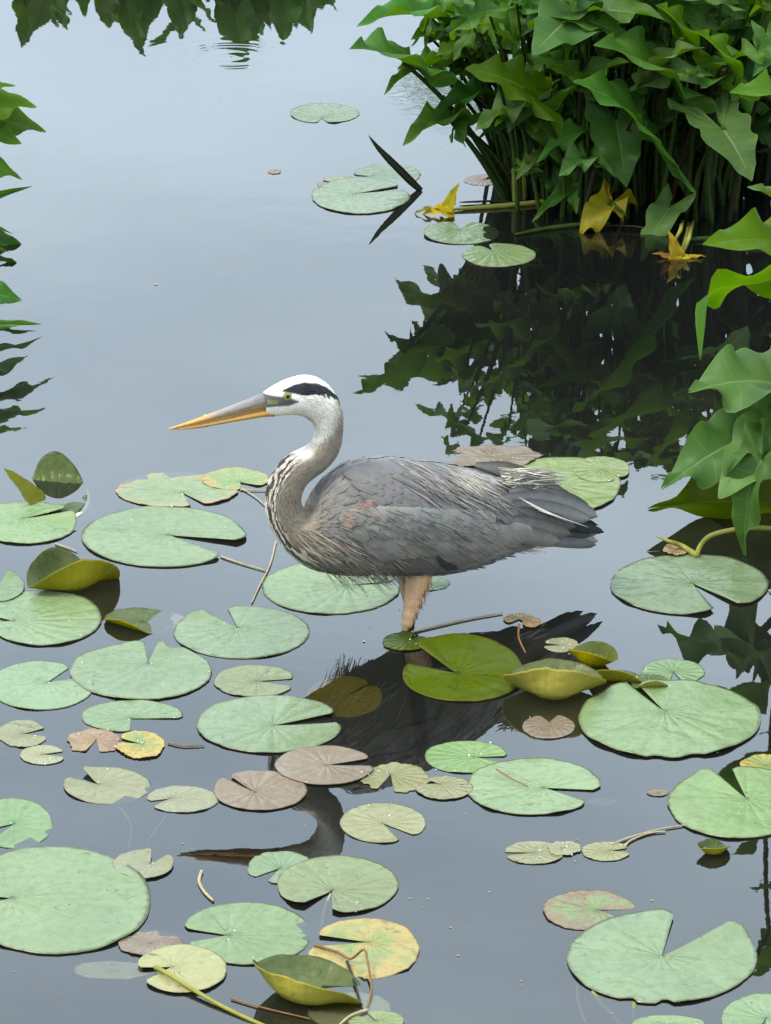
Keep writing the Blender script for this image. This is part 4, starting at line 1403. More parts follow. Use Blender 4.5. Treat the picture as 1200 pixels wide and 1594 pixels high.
LV = {}
def leaf_mesh(kind, mat):
    key = (kind, mat)
    if key not in LV:
        args = {
            'a': dict(seed=1), 'b': dict(seed=2, fold=34, ruffle=.06, lobe=.55), 'c': dict(seed=3, fold=12, ruffle=.035, lobe=.42, wid=.38),
            'd': dict(seed=4, fold=46, ruffle=.05, curl=.4), 'e': dict(seed=5, fold=28, ruffle=.085, lobe=.5, wid=.30),
            'f': dict(seed=6, fold=8, ruffle=.05, wid=.46, lobe=.36, curl=.1, lobe_flare=.2), 'g': dict(seed=7, lobe=.95, wid=.42, fold=18, ruffle=.05, lobe_flare=.34),
            'h': dict(seed=8, fold=58, wid=.30, lobe=.6, ruffle=.06), 'n': dict(seed=9, fold=30, wid=.17, lobe=.12, ruffle=.03, lobe_flare=0.0, curl=.35),
            'j': dict(seed=15, lobe=.72, wid=.44, fold=12, ruffle=.05, lobe_flare=.30), 'q': dict(seed=16, fold=16, wid=.26, lobe=.4, ruffle=.07, curl=0.0, tipcurl=2.6),
            'w': dict(seed=10, fold=20, wid=.36, lobe=.5, ruffle=.11, curl=.3), 'r': dict(seed=12, fold=30, wid=.36, lobe=.5, ruffle=.09, curl=.9),
        }[kind]
        me = arum_leaf_mesh(**args).mesh('leaf')
        me.materials.append(LM[mat])
        LV[key] = me
    return LV[key]

def put_leaf(parent, B, T, roll, wscale, kind, mat, name='leaf', zs=1.0):
    """leaf with its stalk end at B and its tip at T; roll 0 turns its face up and towards the viewer"""
    v = T - B
    Ln = v.length
    v = v / Ln
    toc = (CAM - B).normalized()
    ref = (toc * .55 + Vector((0, 0, .75))).normalized()
    nrm = (ref - v * ref.dot(v)).normalized()
    nrm = Matrix.Rotation(R(roll), 3, v) @ nrm
    x = v.cross(nrm).normalized()
    o = bpy.data.objects.new(name, leaf_mesh(kind, mat))
    S.collection.objects.link(o)
    M = Matrix(((x.x * Ln * wscale, v.x * Ln, nrm.x * Ln * zs, B.x), (x.y * Ln * wscale, v.y * Ln, nrm.y * Ln * zs, B.y),
                (x.z * Ln * wscale, v.z * Ln, nrm.z * Ln * zs, B.z), (0, 0, 0, 1)))
    o.parent = parent
    o.matrix_parent_inverse = Matrix.Translation(-Vector(parent.location))
    o.matrix_basis = M
    return o

def put_stem(parent, root_xy, top, r0=.0065, r1=.0035, mat='green', bow=.25, name='stem', z0=-.2, tdir=None, seg=7):
    sw = Vector((rp.uniform(-1, 1), rp.uniform(-1, 1), 0)) * (.10 * max(.05, Vector(top).z))
    a = Vector((root_xy[0], root_xy[1], z0))
    w = Vector((root_xy[0], root_xy[1], 0.0))
    b = Vector(top)
    c1 = Vector((w.x + (b.x - w.x) * bow, w.y + (b.y - w.y) * bow, b.z * .55)) + sw
    pts = [a, w]
    n = 7
    for i in range(1, n + 1):
        t = i / n
        pts.append(w * ((1 - t) ** 2) + c1 * (2 * t * (1 - t)) + b * (t * t))
    rad = [r0] + [r0 + (r1 - r0) * i / n for i in range(n + 1)]
    m = MB()
    m.tube(pts, rad, seg=seg)
    return m.build(name, SM[mat], parent)

rp = random.Random(21)
def px_world(x, y, Y):
    return at(x, y, Y)

# ---- the large clump at the upper right
clump = empty('arrow_arum', gp(1040, 320))
tag(clump, 'arrow arum whose outer stalks lean out over open water toward the pointed dark leaf', 'plant')
clump_b = empty('arrow_arum', gp(1150, 330))
tag(clump_b, 'dense dark-hearted arrow arum behind the golden star-shaped bract', 'plant')
def cl(B):
    return clump if B.x < .58 else clump_b
# base x,y, tip x,y, distance of base, distance of tip, roll, width, shape, colour
BIG = [
    (672, 29, 578, -6, 8.50, 8.40, 20, 1.0, 'd', 'green'), (724, 14, 678, 42, 8.60, 8.50, 10, 1.0, 'a', 'deep'),
    (627, 97, 561, 52, 8.35, 8.25, 15, 1.25, 'b', 'green'), (668, 104, 598, 111, 8.40, 8.32, 30, .7, 'd', 'green'),
    (690, 108, 688, 74, 8.45, 8.50, -30, 1.0, 'h', 'light'), (742, 74, 684, 62, 8.45, 8.35, 25, 1.2, 'e', 'bright'),
    (756, 74, 812, 62, 8.5, 8.42, -20, .9, 'e', 'green'), (816, 138, 742, 92, 8.24, 8.18, 0, 1.1, 'j', 'bright'),
    (812, 168, 742, 178, 8.32, 8.22, 20, 1.1, 'e', 'light'), (742, 150, 676, 158, 8.42, 8.34, 10, .9, 'd', 'deep'),
    (702, 190, 636, 187, 8.38, 8.28, 18, 1.1, 'd', 'green'), (706, 196, 714, 140, 8.38, 8.42, 40, .8, 'h', 'green'),
    (895, 22, 838, 62, 8.25, 8.12, -10, 1.3, 'c', 'light'), (880, 112, 848, 78, 8.35, 8.30, -20, 1.2, 'b', 'green'),
    (906, 20, 1024, 2, 8.25, 8.18, -15, 1.1, 'b', 'green'), (1024, 114, 950, 47, 8.20, 8.10, 8, 1.3, 'b', 'green'),
    (1024, 112, 1066, 52, 8.22, 8.16, -24, .9, 'd', 'light'), (1030, 118, 1092, 107, 8.2, 8.12, 28, .8, 'w', 'light'),
    (1066, 56, 1040, -2, 8.20, 8.14, 12, 1.2, 'b', 'bright'), (1080, 60, 1096, -10, 8.3, 8.3, -14, .9, 'a', 'light'),
    (1134, 104, 1104, 38, 8.16, 8.10, 18, 1.1, 'b', 'bright'), (1138, 92, 1190, 70, 8.18, 8.12, -10, .9, 'w', 'green'),
    (1126, 140, 1076, 90, 8.22, 8.15, 30, 1.0, 'w', 'green'), (1188, 76, 1178, 34, 8.2, 8.18, 0, 1.0, 'c', 'light'),
    (1126, 203, 1173, 265, 8.12, 8.02, -6, 1.15, 'g', 'light'), (985, 183, 920, 107, 8.16, 8.06, 6, 1.15, 'g', 'green'),
    (958, 186, 974, 278, 8.24, 8.14, 4, 1.2, 'c', 'deep'), (905, 132, 962, 78, 8.26, 8.18, -14, .9, 'b', 'green'),
    (900, 132, 860, 78, 8.26, 8.22, 16, .9, 'd', 'green'), (912, 246, 876, 258, 8.26, 8.18, 0, 1.3, 'e', 'light'),
    (916, 246, 950, 252, 8.28, 8.2, 0, 1.0, 'd', 'green'), (912, 208, 862, 192, 8.32, 8.26, 20, 1.2, 'r', 'green'),
    (838, 186, 874, 240, 8.36, 8.28, -10, 1.2, 'c', 'green'), (846, 236, 803, 264, 8.36, 8.28, 10, .8, 'a', 'light'),
    (890, 288, 836, 326, 8.33, 8.24, -12, .9, 'n', 'green'), (886, 272, 894, 318, 8.36, 8.26, 10, .8, 'a', 'green'),
    (1042, 324, 994, 389, 8.22, 8.12, 10, .8, 'c', 'light'), (1056, 238, 1064, 294, 8.40, 8.34, 6, 1.0, 'a', 'deep'),
    (1215, 60, 1178, 102, 8.2, 8.1, -10, .9, 'a', 'green'), (1150, 20, 1200, -8, 8.4, 8.4, 0, 1.2, 'c', 'green'),
    (820, 20, 770, -4, 8.5, 8.45, 0, 1.2, 'c', 'green'), (860, 10, 812, 40, 8.42, 8.34, 8, 1.1, 'a', 'deep'),
    (980, 10, 940, 34, 8.40, 8.32, 0, 1.2, 'a', 'light'), (1010, 30, 986, -12, 8.4, 8.4, 0, 1.1, 'a', 'green'),
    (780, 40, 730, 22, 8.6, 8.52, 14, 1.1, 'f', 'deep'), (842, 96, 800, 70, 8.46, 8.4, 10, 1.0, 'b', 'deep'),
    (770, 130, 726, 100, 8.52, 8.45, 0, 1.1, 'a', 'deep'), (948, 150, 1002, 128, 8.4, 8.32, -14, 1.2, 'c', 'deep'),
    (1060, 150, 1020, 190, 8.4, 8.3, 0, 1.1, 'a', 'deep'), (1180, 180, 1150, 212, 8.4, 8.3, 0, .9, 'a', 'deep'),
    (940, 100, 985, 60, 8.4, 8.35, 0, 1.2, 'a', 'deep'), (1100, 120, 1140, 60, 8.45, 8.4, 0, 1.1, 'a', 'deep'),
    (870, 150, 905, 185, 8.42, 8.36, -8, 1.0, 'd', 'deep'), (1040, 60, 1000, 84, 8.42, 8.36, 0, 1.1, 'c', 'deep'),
    (700, 60, 650, 40, 8.6, 8.5, 10, 1.0, 'b', 'green'), (748, 36, 716, 4, 8.55, 8.5, 0, 1.2, 'f', 'green'),
    (660, 48, 672, 8, 8.55, 8.55, 20, .9, 'h', 'light'),
]
def root_for(B, k=.72):
    """where a stalk leaves the water: gathered towards the heart of the clump"""
    cx, cy = .50, 8.72
    x = cx + (B.x - cx) * k + rp.uniform(-.05, .05)
    y = cy + (B.y - cy) * .75 + rp.uniform(-.08, .08)
    lo = interp(x, [.20, .26, .34, .5, 1.2], [8.42, 8.36, 8.28, 8.22, 8.18])
    x = max(x, .235 + rp.uniform(0, .05))
    return (x, max(y, lo))
for (bx, by, tx, ty, Yb, Yt, roll, w, kd, mt) in BIG:
    B, T = at(bx, by, Yb), at(tx, ty, Yt)
    put_leaf(cl(B), B, T, roll, w * .9, kd, mt)
    put_stem(cl(B), root_for(B), B, r0=.006, r1=.003, mat=rp.choice(('green', 'green', 'brown')), bow=rp.uniform(.0, .25))
# leaves of the heart, the back and the part beyond the frame
kinds = 'aabbccdeefrw'
n_fill = 0
while n_fill < 110:
    X = rp.uniform(.16, 1.25); Y = rp.uniform(8.35, 9.25)
    z = rp.uniform(.26, .66) * (1 if X > .35 else .8)
    xp = 600 + F * X / (Y * math.cos(TILT) + (CAM_H - z) * math.sin(TILT))
    if X < .30 and Y < 8.6: continue
    if Y > 8.8 and z < .36: continue
    B = Vector((X, Y, z))
    # keep the view between the front stalks open
    ang = rp.uniform(0, 6.28)
    Ln = rp.uniform(.09, .19)
    T = B + Vector((math.cos(ang) * Ln * .8, math.sin(ang) * Ln * .8 - .04, rp.uniform(-.08, .07)))
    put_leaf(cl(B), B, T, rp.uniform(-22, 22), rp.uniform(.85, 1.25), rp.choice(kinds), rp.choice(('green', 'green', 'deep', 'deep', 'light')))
    put_stem(cl(B), root_for(B, .86), B, r0=.0055, r1=.003, mat=rp.choice(('green', 'brown')), bow=rp.uniform(0, .3), seg=6)
    n_fill += 1
# smaller leaves crowding the front of the canopy
for q in range(95):
    bx = rp.uniform(690, 1240)
    by = rp.uniform(-40, 60) if rp.random() < .55 else rp.uniform(40, interp(bx, [690, 800, 900, 1200], [120, 150, 235, 200]))
    Yb = rp.uniform(8.22, 8.62) if by < 90 else rp.uniform(8.34, 8.6)
    B = at(bx, by, Yb)
    a = rp.uniform(0, 6.28); Lp = rp.uniform(.055, .105)
    T = B + Vector((math.cos(a) * Lp, -abs(math.sin(a)) * Lp * .6, math.sin(a) * Lp * .7))
    put_leaf(cl(B), B, T, rp.uniform(-30, 30), rp.uniform(.9, 1.25), rp.choice('abbdeewwr'), rp.choice(('green', 'green', 'bright', 'light', 'deep')))
    put_stem(cl(B), root_for(B), B, r0=.005, r1=.0025, mat='green', bow=rp.uniform(0, .25), seg=6)
for q in range(64):
    bx, by = (rp.uniform(795, 985), rp.uniform(140, 300)) if q < 46 else (rp.uniform(960, 1210), rp.uniform(120, 240))
    B = at(bx, by, rp.uniform(8.32, 8.5))
    if B.z < .04: continue
    a = rp.uniform(0, 6.28); Lp = rp.uniform(.05, .085)
    T = B + Vector((math.cos(a) * Lp, -abs(math.sin(a)) * Lp * .6, math.sin(a) * Lp * .6 - .02))
    T.z = max(T.z, .02)
    put_leaf(cl(B), B, T, rp.uniform(-35, 35), rp.uniform(.9, 1.3), rp.choice('abdewr'), rp.choice(('green', 'green', 'deep', 'deep', 'light')))
    put_stem(cl(B), root_for(B), B, r0=.0045, r1=.0025, mat='green', bow=rp.uniform(0, .25), seg=6)
# the top of the canopy, above the frame but mirrored in the water
for q in range(75):
    B = Vector((rp.uniform(.28, 1.15), rp.uniform(8.28, 8.8), rp.uniform(.48, .66)))
    a = rp.uniform(0, 6.28); Lp = rp.uniform(.09, .15)
    T = B + Vector((math.cos(a) * Lp, math.sin(a) * Lp * .7, rp.uniform(-.06, .05)))
    put_leaf(cl(B), B, T, rp.uniform(-25, 25), rp.uniform(1.0, 1.4), rp.choice('acfbw'), rp.choice(('green', 'deep', 'bright')))
    put_stem(cl(B), root_for(B), B, r0=.0045, r1=.0025, mat='green', bow=rp.uniform(0, .25), seg=6)
# low leaves and young shoots filling the shaded heart
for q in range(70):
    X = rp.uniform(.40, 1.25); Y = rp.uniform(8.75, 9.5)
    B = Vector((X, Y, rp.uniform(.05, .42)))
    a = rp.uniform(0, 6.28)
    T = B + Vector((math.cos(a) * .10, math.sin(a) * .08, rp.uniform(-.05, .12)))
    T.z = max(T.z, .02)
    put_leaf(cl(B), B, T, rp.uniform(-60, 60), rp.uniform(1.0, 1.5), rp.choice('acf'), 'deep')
# bare stalks crowding the heart of the clump
for q in range(110):
    X = rp.uniform(.38, 1.15); Y = rp.uniform(8.25, 9.3)
    Y = max(Y, interp(X, [.3, .5, 1.2], [8.32, 8.22, 8.18]))
    top = Vector((X + rp.uniform(-.07, .07), Y + rp.uniform(-.02, .08), rp.uniform(.12, .4)))
    put_stem(cl(top), (X, Y), top, r0=rp.uniform(.006, .010), r1=.0035, mat=rp.choice(('green', 'brown', 'brown', 'dark')), bow=0.0, seg=6)
# outer stalks that lean to the left over the water, with the two bleached stubs
for (x0, y0, x1, y1, Y1, mt) in ((790, 290, 627, 97, 8.36, 'green'), (786, 292, 702, 190, 8.38, 'green'), (800, 286, 690, 175, 8.4, 'brown'),
                                 (806, 282, 735, 75, 8.46, 'green'), (812, 280, 782, 172, 8.36, 'dark'), (802, 276, 800, 112, 8.32, 'dark')):
    g = gp(x0, y0 + 18)
    put_stem(clump, (g.x, g.y), at(x1, y1, Y1), r0=.009, r1=.004, mat=mt, bow=.35)
for (x0, y0, x1, y1) in ((803, 312, 802, 262), (812, 314, 811, 258)):
    g = gp(x0, y0)
    put_stem(clump, (g.x, g.y), at(x1, y1, g.y), r0=.008, r1=.0075, mat='yellow', bow=0)
# fallen stalks lying along the water at its foot
def lying(parent, pts, r, mat, name='stem', zz=.004):
    m = MB()
    P = catmull([tuple(gp(x, y, zz)) for (x, y) in pts], 6)
    n = len(P) - 1
    m.tube(P, [r * (1 - .55 * abs(2 * i / n - 1) ** 3) for i in range(n + 1)], seg=8)
    return m.build(name, SM[mat], parent)
lying(clump, [(704, 326), (760, 322), (820, 317), (870, 310), (930, 300)], .0055, 'yellow')
lying(clump, [(715, 315), (775, 313), (800, 316)], .0025, 'brown')
lying(clump, [(802, 365), (850, 356), (902, 350), (950, 348)], .0050, 'green')
lying(clump, [(900, 351), (980, 352), (1010, 355), (1060, 350)], .0020, 'brown', zz=.008)
lying(clump, [(1065, 373), (1110, 372), (1150, 380), (1200, 384)], .0060, 'green')
lying(clump, [(785, 300), (850, 294), (900, 300)], .0060, 'brown', zz=.012)
# yellowed leaf and the withered golden bracts
B = at(948, 316, 8.24)
put_leaf(clump, B, at(903, 352, 8.16), 0, .95, 'w', 'yellow'); put_leaf(clump, B, at(949, 278, 8.26), 30, .55, 'n', 'yellow'); put_leaf(clump, B, at(972, 328, 8.2), 10, .8, 'n', 'olive')
put_stem(clump, (B.x + .03, B.y + .03), B, r0=.004, r1=.003, mat='yellow')
def bract(name, label, pieces, Y, foot=None):
    (bx, by) = pieces[0][:2]
    B = at(bx, by, Y)
    e = empty(name, Vector((B.x, B.y, 0)))
    tag(e, label, 'withered leaf')
    for (x0, y0, x1, y1, w, mt, dy, roll) in pieces:
        put_leaf(e, at(x0, y0, Y), at(x1, y1, Y + dy), roll, w, 'n', mt, name='leaf_blade')
    if foot:
        for (fx, fy, gx, gy) in foot:
            m = MB()
            m.tube([at(fx, fy, Y + .02), at((fx + gx) / 2 + 2, (fy + gy) / 2, Y + .03), gp(gx, gy)], [.003, .004, .004], seg=7)
            m.build('stem', SM['yellow'], e)
    return e
gY = gp(690, 334).y
bract('withered_bract', 'golden withered bract at the tip of a fallen stalk', [
    (696, 327, 707, 288, 1.5, 'gold', -.01, 0), (700, 325, 655, 326, 1.5, 'gold', -.01, 0), (692, 320, 708, 342, 2.2, 'gold', -.03, 0), (704, 326, 674, 316, 2.4, 'gold', .0, 10), (668, 325, 640, 329, .8, 'yellow', 0, 0)], gY)
gY2 = gp(1050, 402).y
bract('withered_bract', 'golden star-shaped withered bract hanging under bent yellow stalks before the dark stems', [
    (1054, 404, 1047, 364, 1.6, 'gold', -.01, 0), (1054, 402, 1093, 400, 1.5, 'gold', -.01, 0), (1050, 404, 1020, 388, 1.2, 'tan', .0, 0),
    (1052, 405, 1026, 423, 1.8, 'tan', -.02, 0), (1050, 398, 1060, 416, 3.0, 'gold', -.02, 0), (1074, 400, 1098, 394, .8, 'gold', 0, 0)], gY2,
    foot=[(1058, 398, 1072, 348), (1062, 398, 1078, 345), (1052, 372, 1062, 345)])

# ---- the nearer plant at the right edge: its heart lies outside the frame
right = empty('arrow_arum', gp(1290, 850))
tag(right, 'pale green arrow arum leaning in over the arching yellow stalk with ruffled drooping leaves', 'plant')
RB = [
    (1222, 378, 1113, 354, 6.50, 6.42, 0, 1.1, 'a', 'bright'), (1240, 432, 1052, 456, 6.45, 6.34, 68, 1.0, 'q', 'bright'), (1202, 596, 1090, 577, 6.45, 6.38, 6, 1.5, 'w', 'light'),
    (1168, 676, 1040, 730, 6.42, 6.32, -8, .95, 'w', 'light'), (1212, 672, 1122, 754, 6.40, 6.30, -6, 1.1, 'c', 'light'),
    (1186, 716, 1120, 824, 6.34, 6.28, 10, .85, 'r', 'light'), (1232, 790, 1012, 756, 6.50, 6.52, 98, 1.05, 'e', 'olive'),
    (1226, 150, 1154, 121, 6.42, 6.34, 0, .9, 'a', 'bright'), (1220, 330, 1192, 272, 6.5, 6.46, 30, .9, 'd', 'light'),
    (1250, 90, 1205, 60, 6.5, 6.44, 0, 1.0, 'a', 'green'), (1280, 240, 1215, 230, 6.5, 6.44, 0, 1.1, 'b', 'green'), (1290, 520, 1215, 500, 6.5, 6.42, 0, 1.1, 'c', 'green'),
    (1160, 660, 1172, 606, 6.43, 6.44, 10, .7, 'n', 'light'),
]
for (bx, by, tx, ty, Yb, Yt, roll, w, kd, mt) in RB:
    B, T = at(bx, by, Yb), at(tx, ty, Yt)
    put_leaf(right, B, T, roll, w, kd, mt)
    if bx > 1150:
        put_stem(right, (.74 + rp.uniform(-.04, .06), 6.46 + rp.uniform(-.05, .08)), B, r0=.007, r1=.0035, mat='green', bow=rp.uniform(.1, .4))
for q in range(26):                                   # the rest of it, out of frame but mirrored in the water
    a = rp.uniform(0, 6.28)
    B = Vector((.78 + rp.uniform(-.06, .25), 6.5 + rp.uniform(-.15, .3), rp.uniform(.2, .72)))
    T = B + Vector((math.cos(a) * .13, math.sin(a) * .13, rp.uniform(-.06, .05)))
    if T.x < .62: T.x = .66
    put_leaf(right, B, T, rp.uniform(-20, 20), rp.uniform(.9, 1.2), rp.choice(kinds), rp.choice(('green', 'light', 'deep')))
    put_stem(right, (.80 + rp.uniform(-.06, .1), 6.5 + rp.uniform(-.08, .1)), B, r0=.006, r1=.003, mat='green', bow=.2)
# arching yellow stalk
m = MB()
P = catmull([tuple(gp(1084, 866, .002))] + [tuple(at(x, y, gp(1084, 866).y + .01)) for x, y in ((1090, 850), (1106, 834), (1140, 825), (1180, 822), (1230, 826), (1270, 838))], 5)
m.tube(P, [.0042] * len(P), seg=8)
m.build('stem', SM['yellow'], right)
m = MB()
P = catmull([tuple(gp(1086, 866, .004)), tuple(gp(1062, 850, .010)), tuple(gp(1040, 842, .02)), tuple(gp(1022, 834, .016))], 4)
m.tube(P, [.005, .0055, .005, .0045, .0042, .004, .0038, .0035, .003, .0026, .002, .0015, .001], seg=8)
m.build('stem', SM['yellow'], right)

# ---- plant at the left edge
left = empty('arrow_arum', gp(-120, 395))
tag(left, 'arrow arum whose bright leaf tips poke in from the pond edge opposite the dense clump', 'plant')
LB = [
    (-70, 150, 14, 119, 8.0, 7.98, 0, .5, 'a', 'bright'), (-60, 172, 48, 148, 8.0, 7.98, 0, .75, 'b', 'bright'), (-60, 180, 68, 183, 8.02, 8.0, 0, .7, 'a', 'bright'),
    (-60, 196, 31, 207, 7.98, 7.95, 0, .7, 'c', 'bright'), (-60, 246, 33, 263, 7.95, 7.92, 0, .55, 'a', 'bright'), (-50, 318, 40, 289, 7.98, 7.96, 40, .35, 'n', 'green'),
    (-50, 356, 18, 348, 7.95, 7.95, 0, .4, 'n', 'light'), (-40, 384, 14, 381, 7.9, 7.9, 0, .4, 'n', 'bright'), (-60, 452, 30, 455, 7.55, 7.53, 10, .7, 'c', 'green'),
    (-60, 398, 40, 388, 8.12, 8.08, 0, .5, 'b', 'deep'), (-50, 402, 42, 417, 8.0, 7.95, 0, .4, 'n', 'deep'), (-40, 512, 62, 497, 7.50, 7.50, 30, .35, 'n', 'light')]
for (bx, by, tx, ty, Yb, Yt, roll, w, kd, mt) in LB:
    B, T = at(bx, by, Yb), at(tx, ty, Yt)
    B.z = max(B.z, .02); T.z = max(T.z, .015)
    put_leaf(left, B, T, roll, w * 1.45, kd, mt)
    put_stem(left, (-.92 + rp.uniform(-.1, .04), 7.95 + rp.uniform(-.1, .15)) if by < 420 else (-.85 + rp.uniform(-.05, .02), 7.55), B, r0=.006, r1=.003, mat='green', bow=.3)
for q in range(24):
    a = rp.uniform(0, 6.28)
    B = Vector((-1.02 + rp.uniform(-.3, .04), 8.0 + rp.uniform(-.2, .35), rp.uniform(.15, .5)))
    T = B + Vector((math.cos(a) * .12, math.sin(a) * .12, rp.uniform(-.05, .06)))
    put_leaf(left, B, T, rp.uniform(-20, 20), 1.0, rp.choice(kinds), rp.choice(('green', 'bright', 'deep')))
    put_stem(left, (-1.0 + rp.uniform(-.15, .08), 8.0 + rp.uniform(-.1, .2)), B, r0=.006, r1=.003, mat='green', bow=.2)

# ---- plants beyond the top of the frame: seen only as their mirror image
for ci, (px0, px1, hmax, n, lab) in enumerate(((20, 240, .45, 40, 'arrow arum seen as two hanging points in its mirror image'),
                                                (215, 400, .47, 46, 'broad arrow arum mirrored above the ring ripple'),
                                                (385, 505, .47, 32, 'arrow arum mirrored beside the ring ripple'))):
    Yc = 11.5
    sl = Yc * math.cos(TILT) + CAM_H * math.sin(TILT)
    x0, x1 = (px0 - 600) / F * sl, (px1 - 600) / F * sl
    e = empty('arrow_arum', Vector(((x0 + x1) / 2, Yc, 0)))
    tag(e, lab, 'plant')
    for q in range(n):
        X = rp.uniform(x0, x1)
        Bz = rp.uniform(.08, hmax - .12)
        B = Vector((X, Yc + rp.uniform(-.1, .25), Bz))
        tz = min(hmax, Bz + rp.uniform(.08, .18))
        T = Vector((X + rp.uniform(-.05, .05), B.y + rp.uniform(-.05, .05), tz))
        put_leaf(e, B, T, rp.uniform(-40, 40), rp.uniform(.8, 1.2), rp.choice('abcde'), rp.choice(('green', 'green', 'bright')))
        put_stem(e, (X + rp.uniform(-.03, .03), B.y + rp.uniform(-.03, .03)), B, r0=.006, r1=.003, mat='green', bow=.2)

# ---- pointed dark leaf blade rising out of open water
blade = MB()
Yb = gp(655, 296).y
pts = [(655, 296), (640, 282), (622, 264), (604, 246), (588, 229), (574, 211)]
wd = [.006, .0085, .0085, .0075, .005, .0006]
rows = []
for (x, y), w in zip(catmull(pts, 4), [interp(i / 20, [0, .2, .4, .6, .8, 1], wd) for i in range(21)]):
    p = at(x, y, Yb)
    n_ = Vector((.62, 0, .55)).normalized()
    rows.append([blade.vert(p - n_ * w + Vector((0, -.003, 0)), (.9, .5, 0, 1)), blade.vert(p + Vector((0, .004, 0)), (0.2, .5, 0, 1)), blade.vert(p + n_ * w + Vector((0, -.003, 0)), (.9, .5, 0, 1)), blade.vert(p + Vector((0, -.006, 0)), (.3, .5, 0, 1))])
for a, b in zip(rows, rows[1:]):
    for k in range(4):
        blade.f.append((a[k], a[(k + 1) % 4], b[(k + 1) % 4], b[k]))
blade.f.append(tuple(reversed(rows[0]))); blade.f.append(tuple(rows[-1]))
tag(blade.build('leaf_blade', LM['dark']), 'dark pointed leaf blade rising alone from open water, doubled by its reflection', 'leaf')

# ------------------------------------------------------------------ loose stalks on and in the water
def stalk(label, pts, r, mat, name='lily_stalk'):
    m = MB()
    Pw = [tuple(gp(p[0], p[1], p[2] if len(p) > 2 else .002)) for p in pts]
    C = catmull(Pw, 6)
    n = len(C) - 1
    m.tube(C, [r * (1 - .3 * i / n) for i in range(n + 1)], seg=7)
    return tag(m.build(name, SM[mat]), label, 'stalk')
stalk('thick yellow-green stalk running off from the cream upturned pad', [(242, 1506, .006), (262, 1516, .009), (300, 1540, .006), (345, 1566, .003), (405, 1594, .0), (460, 1615, -.01)], .0034, 'yellow')
stalk('pale stalk crossing the water behind the heron leg', [(640, 984), (690, 972), (735, 962), (782, 954)], .0018, 'pale')
stalk('rusty stalk hanging from the peach leaf scrap', [(808, 972, .006), (807, 990, .003), (812, 1004), (818, 1016)], .0018, 'rust')
stalk('pale curved stalk by the heron bill reflection', [(314, 1356), (310, 1372), (318, 1388), (332, 1402)], .0026, 'pale')
stalk('pale stalk from the big smooth mint pad to the heron', [(344, 866), (370, 875), (414, 888)], .0016, 'pale')
stalk('pale stalk rising beside the broad pad under the heron', [(430, 842), (420, 880), (404, 912), (392, 938)], .0018, 'pale')
stalk('thin pale stalk between yellowing pad and heron breast', [(376, 760), (398, 774), (416, 790)], .0013, 'pale')
stalk('short pale stalk at the yellowing pad notch', [(374, 762), (396, 763), (416, 763)], .0012, 'pale')
stalk('longer of the two pale stems by the small olive pad', [(952, 1314), (985, 1302), (1030, 1290), (1068, 1284)], .0015, 'pale')
stalk('shorter of the two pale stems by the small olive pad', [(972, 1318), (982, 1308), (1010, 1297), (1036, 1294)], .0017, 'pale')
stalk('rusty thread on the large speckled pad', [(772, 1197, .008), (795, 1211, .0065), (822, 1224, .005)], .0011, 'rust')
stalk('bent rusty stalk standing over the decaying yellow pad', [(490, 1471, .004), (525, 1482, .006), (546, 1492, .008), (566, 1478, .022), (572, 1496, .014), (578, 1540, .004), (570, 1572, .0)], .0020, 'rust')
stalk('dark thin stalk joining the bent rusty stalk', [(540, 1496, .006), (552, 1530, .004), (564, 1572, .0)], .0018, 'dark')
stalk('curved pale stalk at the foot of the bent rusty stalk', [(572, 1572, .002), (548, 1580, .003), (532, 1592, .002), (520, 1606, 0)], .0022, 'pale')
stalk('pale root thread lying beside the cup-shaped leaf', [(360, 1554), (400, 1566), (440, 1576), (484, 1586)], .0013, 'rust')
stalk('thickest yellow-green submerged stalk trailing from the wide jade pad', [(922, 1545, -.002), (940, 1566, -.004), (965, 1594, -.008)], .0032, 'yellow')
stalk('thinnest pale submerged stalk trailing from the wide jade pad', [(898, 1535, -.002), (900, 1560, -.004), (912, 1594, -.008)], .0022, 'pale')
stalk('short pale submerged stalk under the wide jade pad', [(987, 1562, -.001), (986, 1580, -.003), (986, 1600, -.004)], .0026, 'yellow')
stalk('drowned stalk from the heart-notched jade pad', [(515, 1392, -.001), (505, 1415, -.003), (500, 1445, -.006)], .0024, 'pale')
stalk('faint drowned stalk below the narrow olive pad', [(186, 1256, -.003), (204, 1285, -.004), (200, 1320, -.006)], .0016, 'pale')
stalk('faint drowned stalk slanting from the narrow olive pad', [(260, 1268, -.003), (240, 1295, -.004), (228, 1312, -.006)], .0016, 'pale')
stalk('pair of pale root threads beside the half-withered pad', [(262, 1156), (285, 1161), (318, 1160)], .0014, 'rust')
stalk('pale stalk linking the front mint pad and the big smooth one', [(86, 846), (104, 852), (120, 858)], .0014, 'pale')

# pond specks: seeds and scum too many to count
sp = MB()
rs = random.Random(3)
for q in range(150):
    x, y = rs.uniform(0, 1200), rs.uniform(60, 1590)
    c = gp(x, y, .0006)
    r = rs.uniform(.0006, .0018) * (2.2 if rs.random() < .05 else 1)
    ids = [sp.vert((c.x + r * math.cos(a) * rs.uniform(.6, 1.3), c.y + r * math.sin(a) * rs.uniform(.6, 1.3), .0006 + (r * .3 if k % 2 else 0))) for k, a in enumerate([i * 1.047 for i in range(6)])]
    top_ = sp.vert((c.x, c.y, .0006 + r * .6))
    for k in range(6):
        sp.f.append((ids[k], ids[(k + 1) % 6], top_))
tag(sp.build('pond_specks', SM['pale']), 'pale seeds and specks scattered over the water', 'specks', kind='stuff')

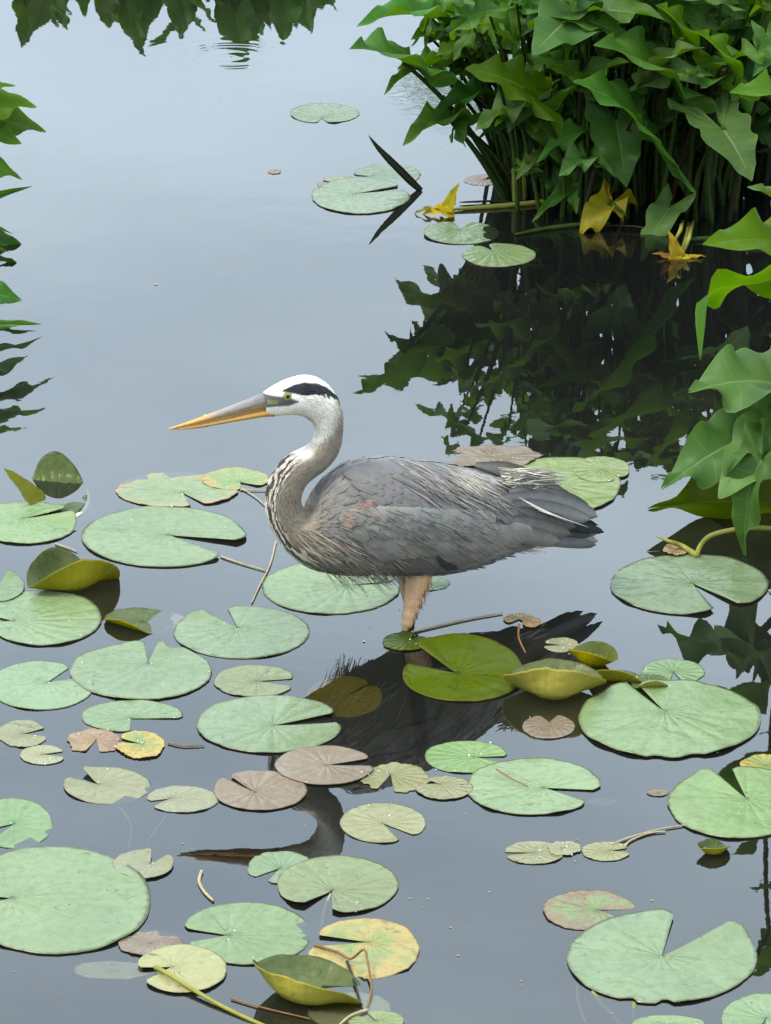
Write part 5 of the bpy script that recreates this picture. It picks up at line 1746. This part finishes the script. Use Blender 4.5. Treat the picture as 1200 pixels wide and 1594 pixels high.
# ---- stiff olive blade standing beside the half-drowned leaf
m_ = arum_leaf_mesh(seed=31, lobe=.05, wid=.26, fold=14, ruffle=.01, curl=.1, lobe_flare=0.0)
B, T = gp(58, 782, .002), at(9, 724, gp(40, 775).y)
v = T - B; Ln = v.length; v = v / Ln
nr = Vector((.75, -.5, .35)); nr = (nr - v * nr.dot(v)).normalized(); xx = v.cross(nr)
m_.v = [tuple(xx * (p[0] * Ln) + v * (p[1] * Ln) + nr * (p[2] * Ln)) for p in m_.v]
ob = m_.build('rolled_leaf', LM['ochre'])
ob.location = B
tag(ob, 'stiff olive leaf tip standing up behind the front mint pad', 'leaf')

# beads of water on the pads
wd_m, N_, L_, o_ = new_mat('water_bead')
pb = N_.new('ShaderNodeBsdfPrincipled')
nb_ = noise_tex(N_, L_, N_.new('ShaderNodeNewGeometry').outputs['Position'], 80.0)
L_.new(mixrgb(N_, L_, nb_, (.30, .36, .28, 1), (.42, .48, .40, 1)), pb.inputs['Base Color'])
pb.inputs['Roughness'].default_value = .05
L_.new(pb.outputs[0], o_.inputs[0])
bd = MB()
pads_ = [o for o in S.objects if o.name.startswith('lily_pad') and o.location.y < 7]
rb = random.Random(9)
for q in range(230):
    o = rb.choice(pads_)
    vs = o.data.vertices
    v = vs[rb.randrange(len(vs) // 2)]
    c = v.co + o.location
    if c.z < .0012 or c.z > .012: continue
    c = c + Vector((rb.uniform(-.004, .004), rb.uniform(-.004, .004), -.0002))
    r = rb.uniform(.0006, .0019)
    top_ = bd.vert(c + Vector((0, 0, r * .75)))
    r1 = [bd.vert(c + Vector((math.cos(k * 1.047) * r * .7, math.sin(k * 1.047) * r * .7, r * .5))) for k in range(6)]
    r2 = [bd.vert(c + Vector((math.cos(k * 1.047) * r, math.sin(k * 1.047) * r, -.0004))) for k in range(6)]
    for k in range(6):
        bd.f.append((r1[k], r1[(k + 1) % 6], top_)); bd.f.append((r2[k], r2[(k + 1) % 6], r1[(k + 1) % 6], r1[k]))
tag(bd.build('water_beads', wd_m), 'small beads of water sprinkled over the pads', 'droplets', kind='stuff')
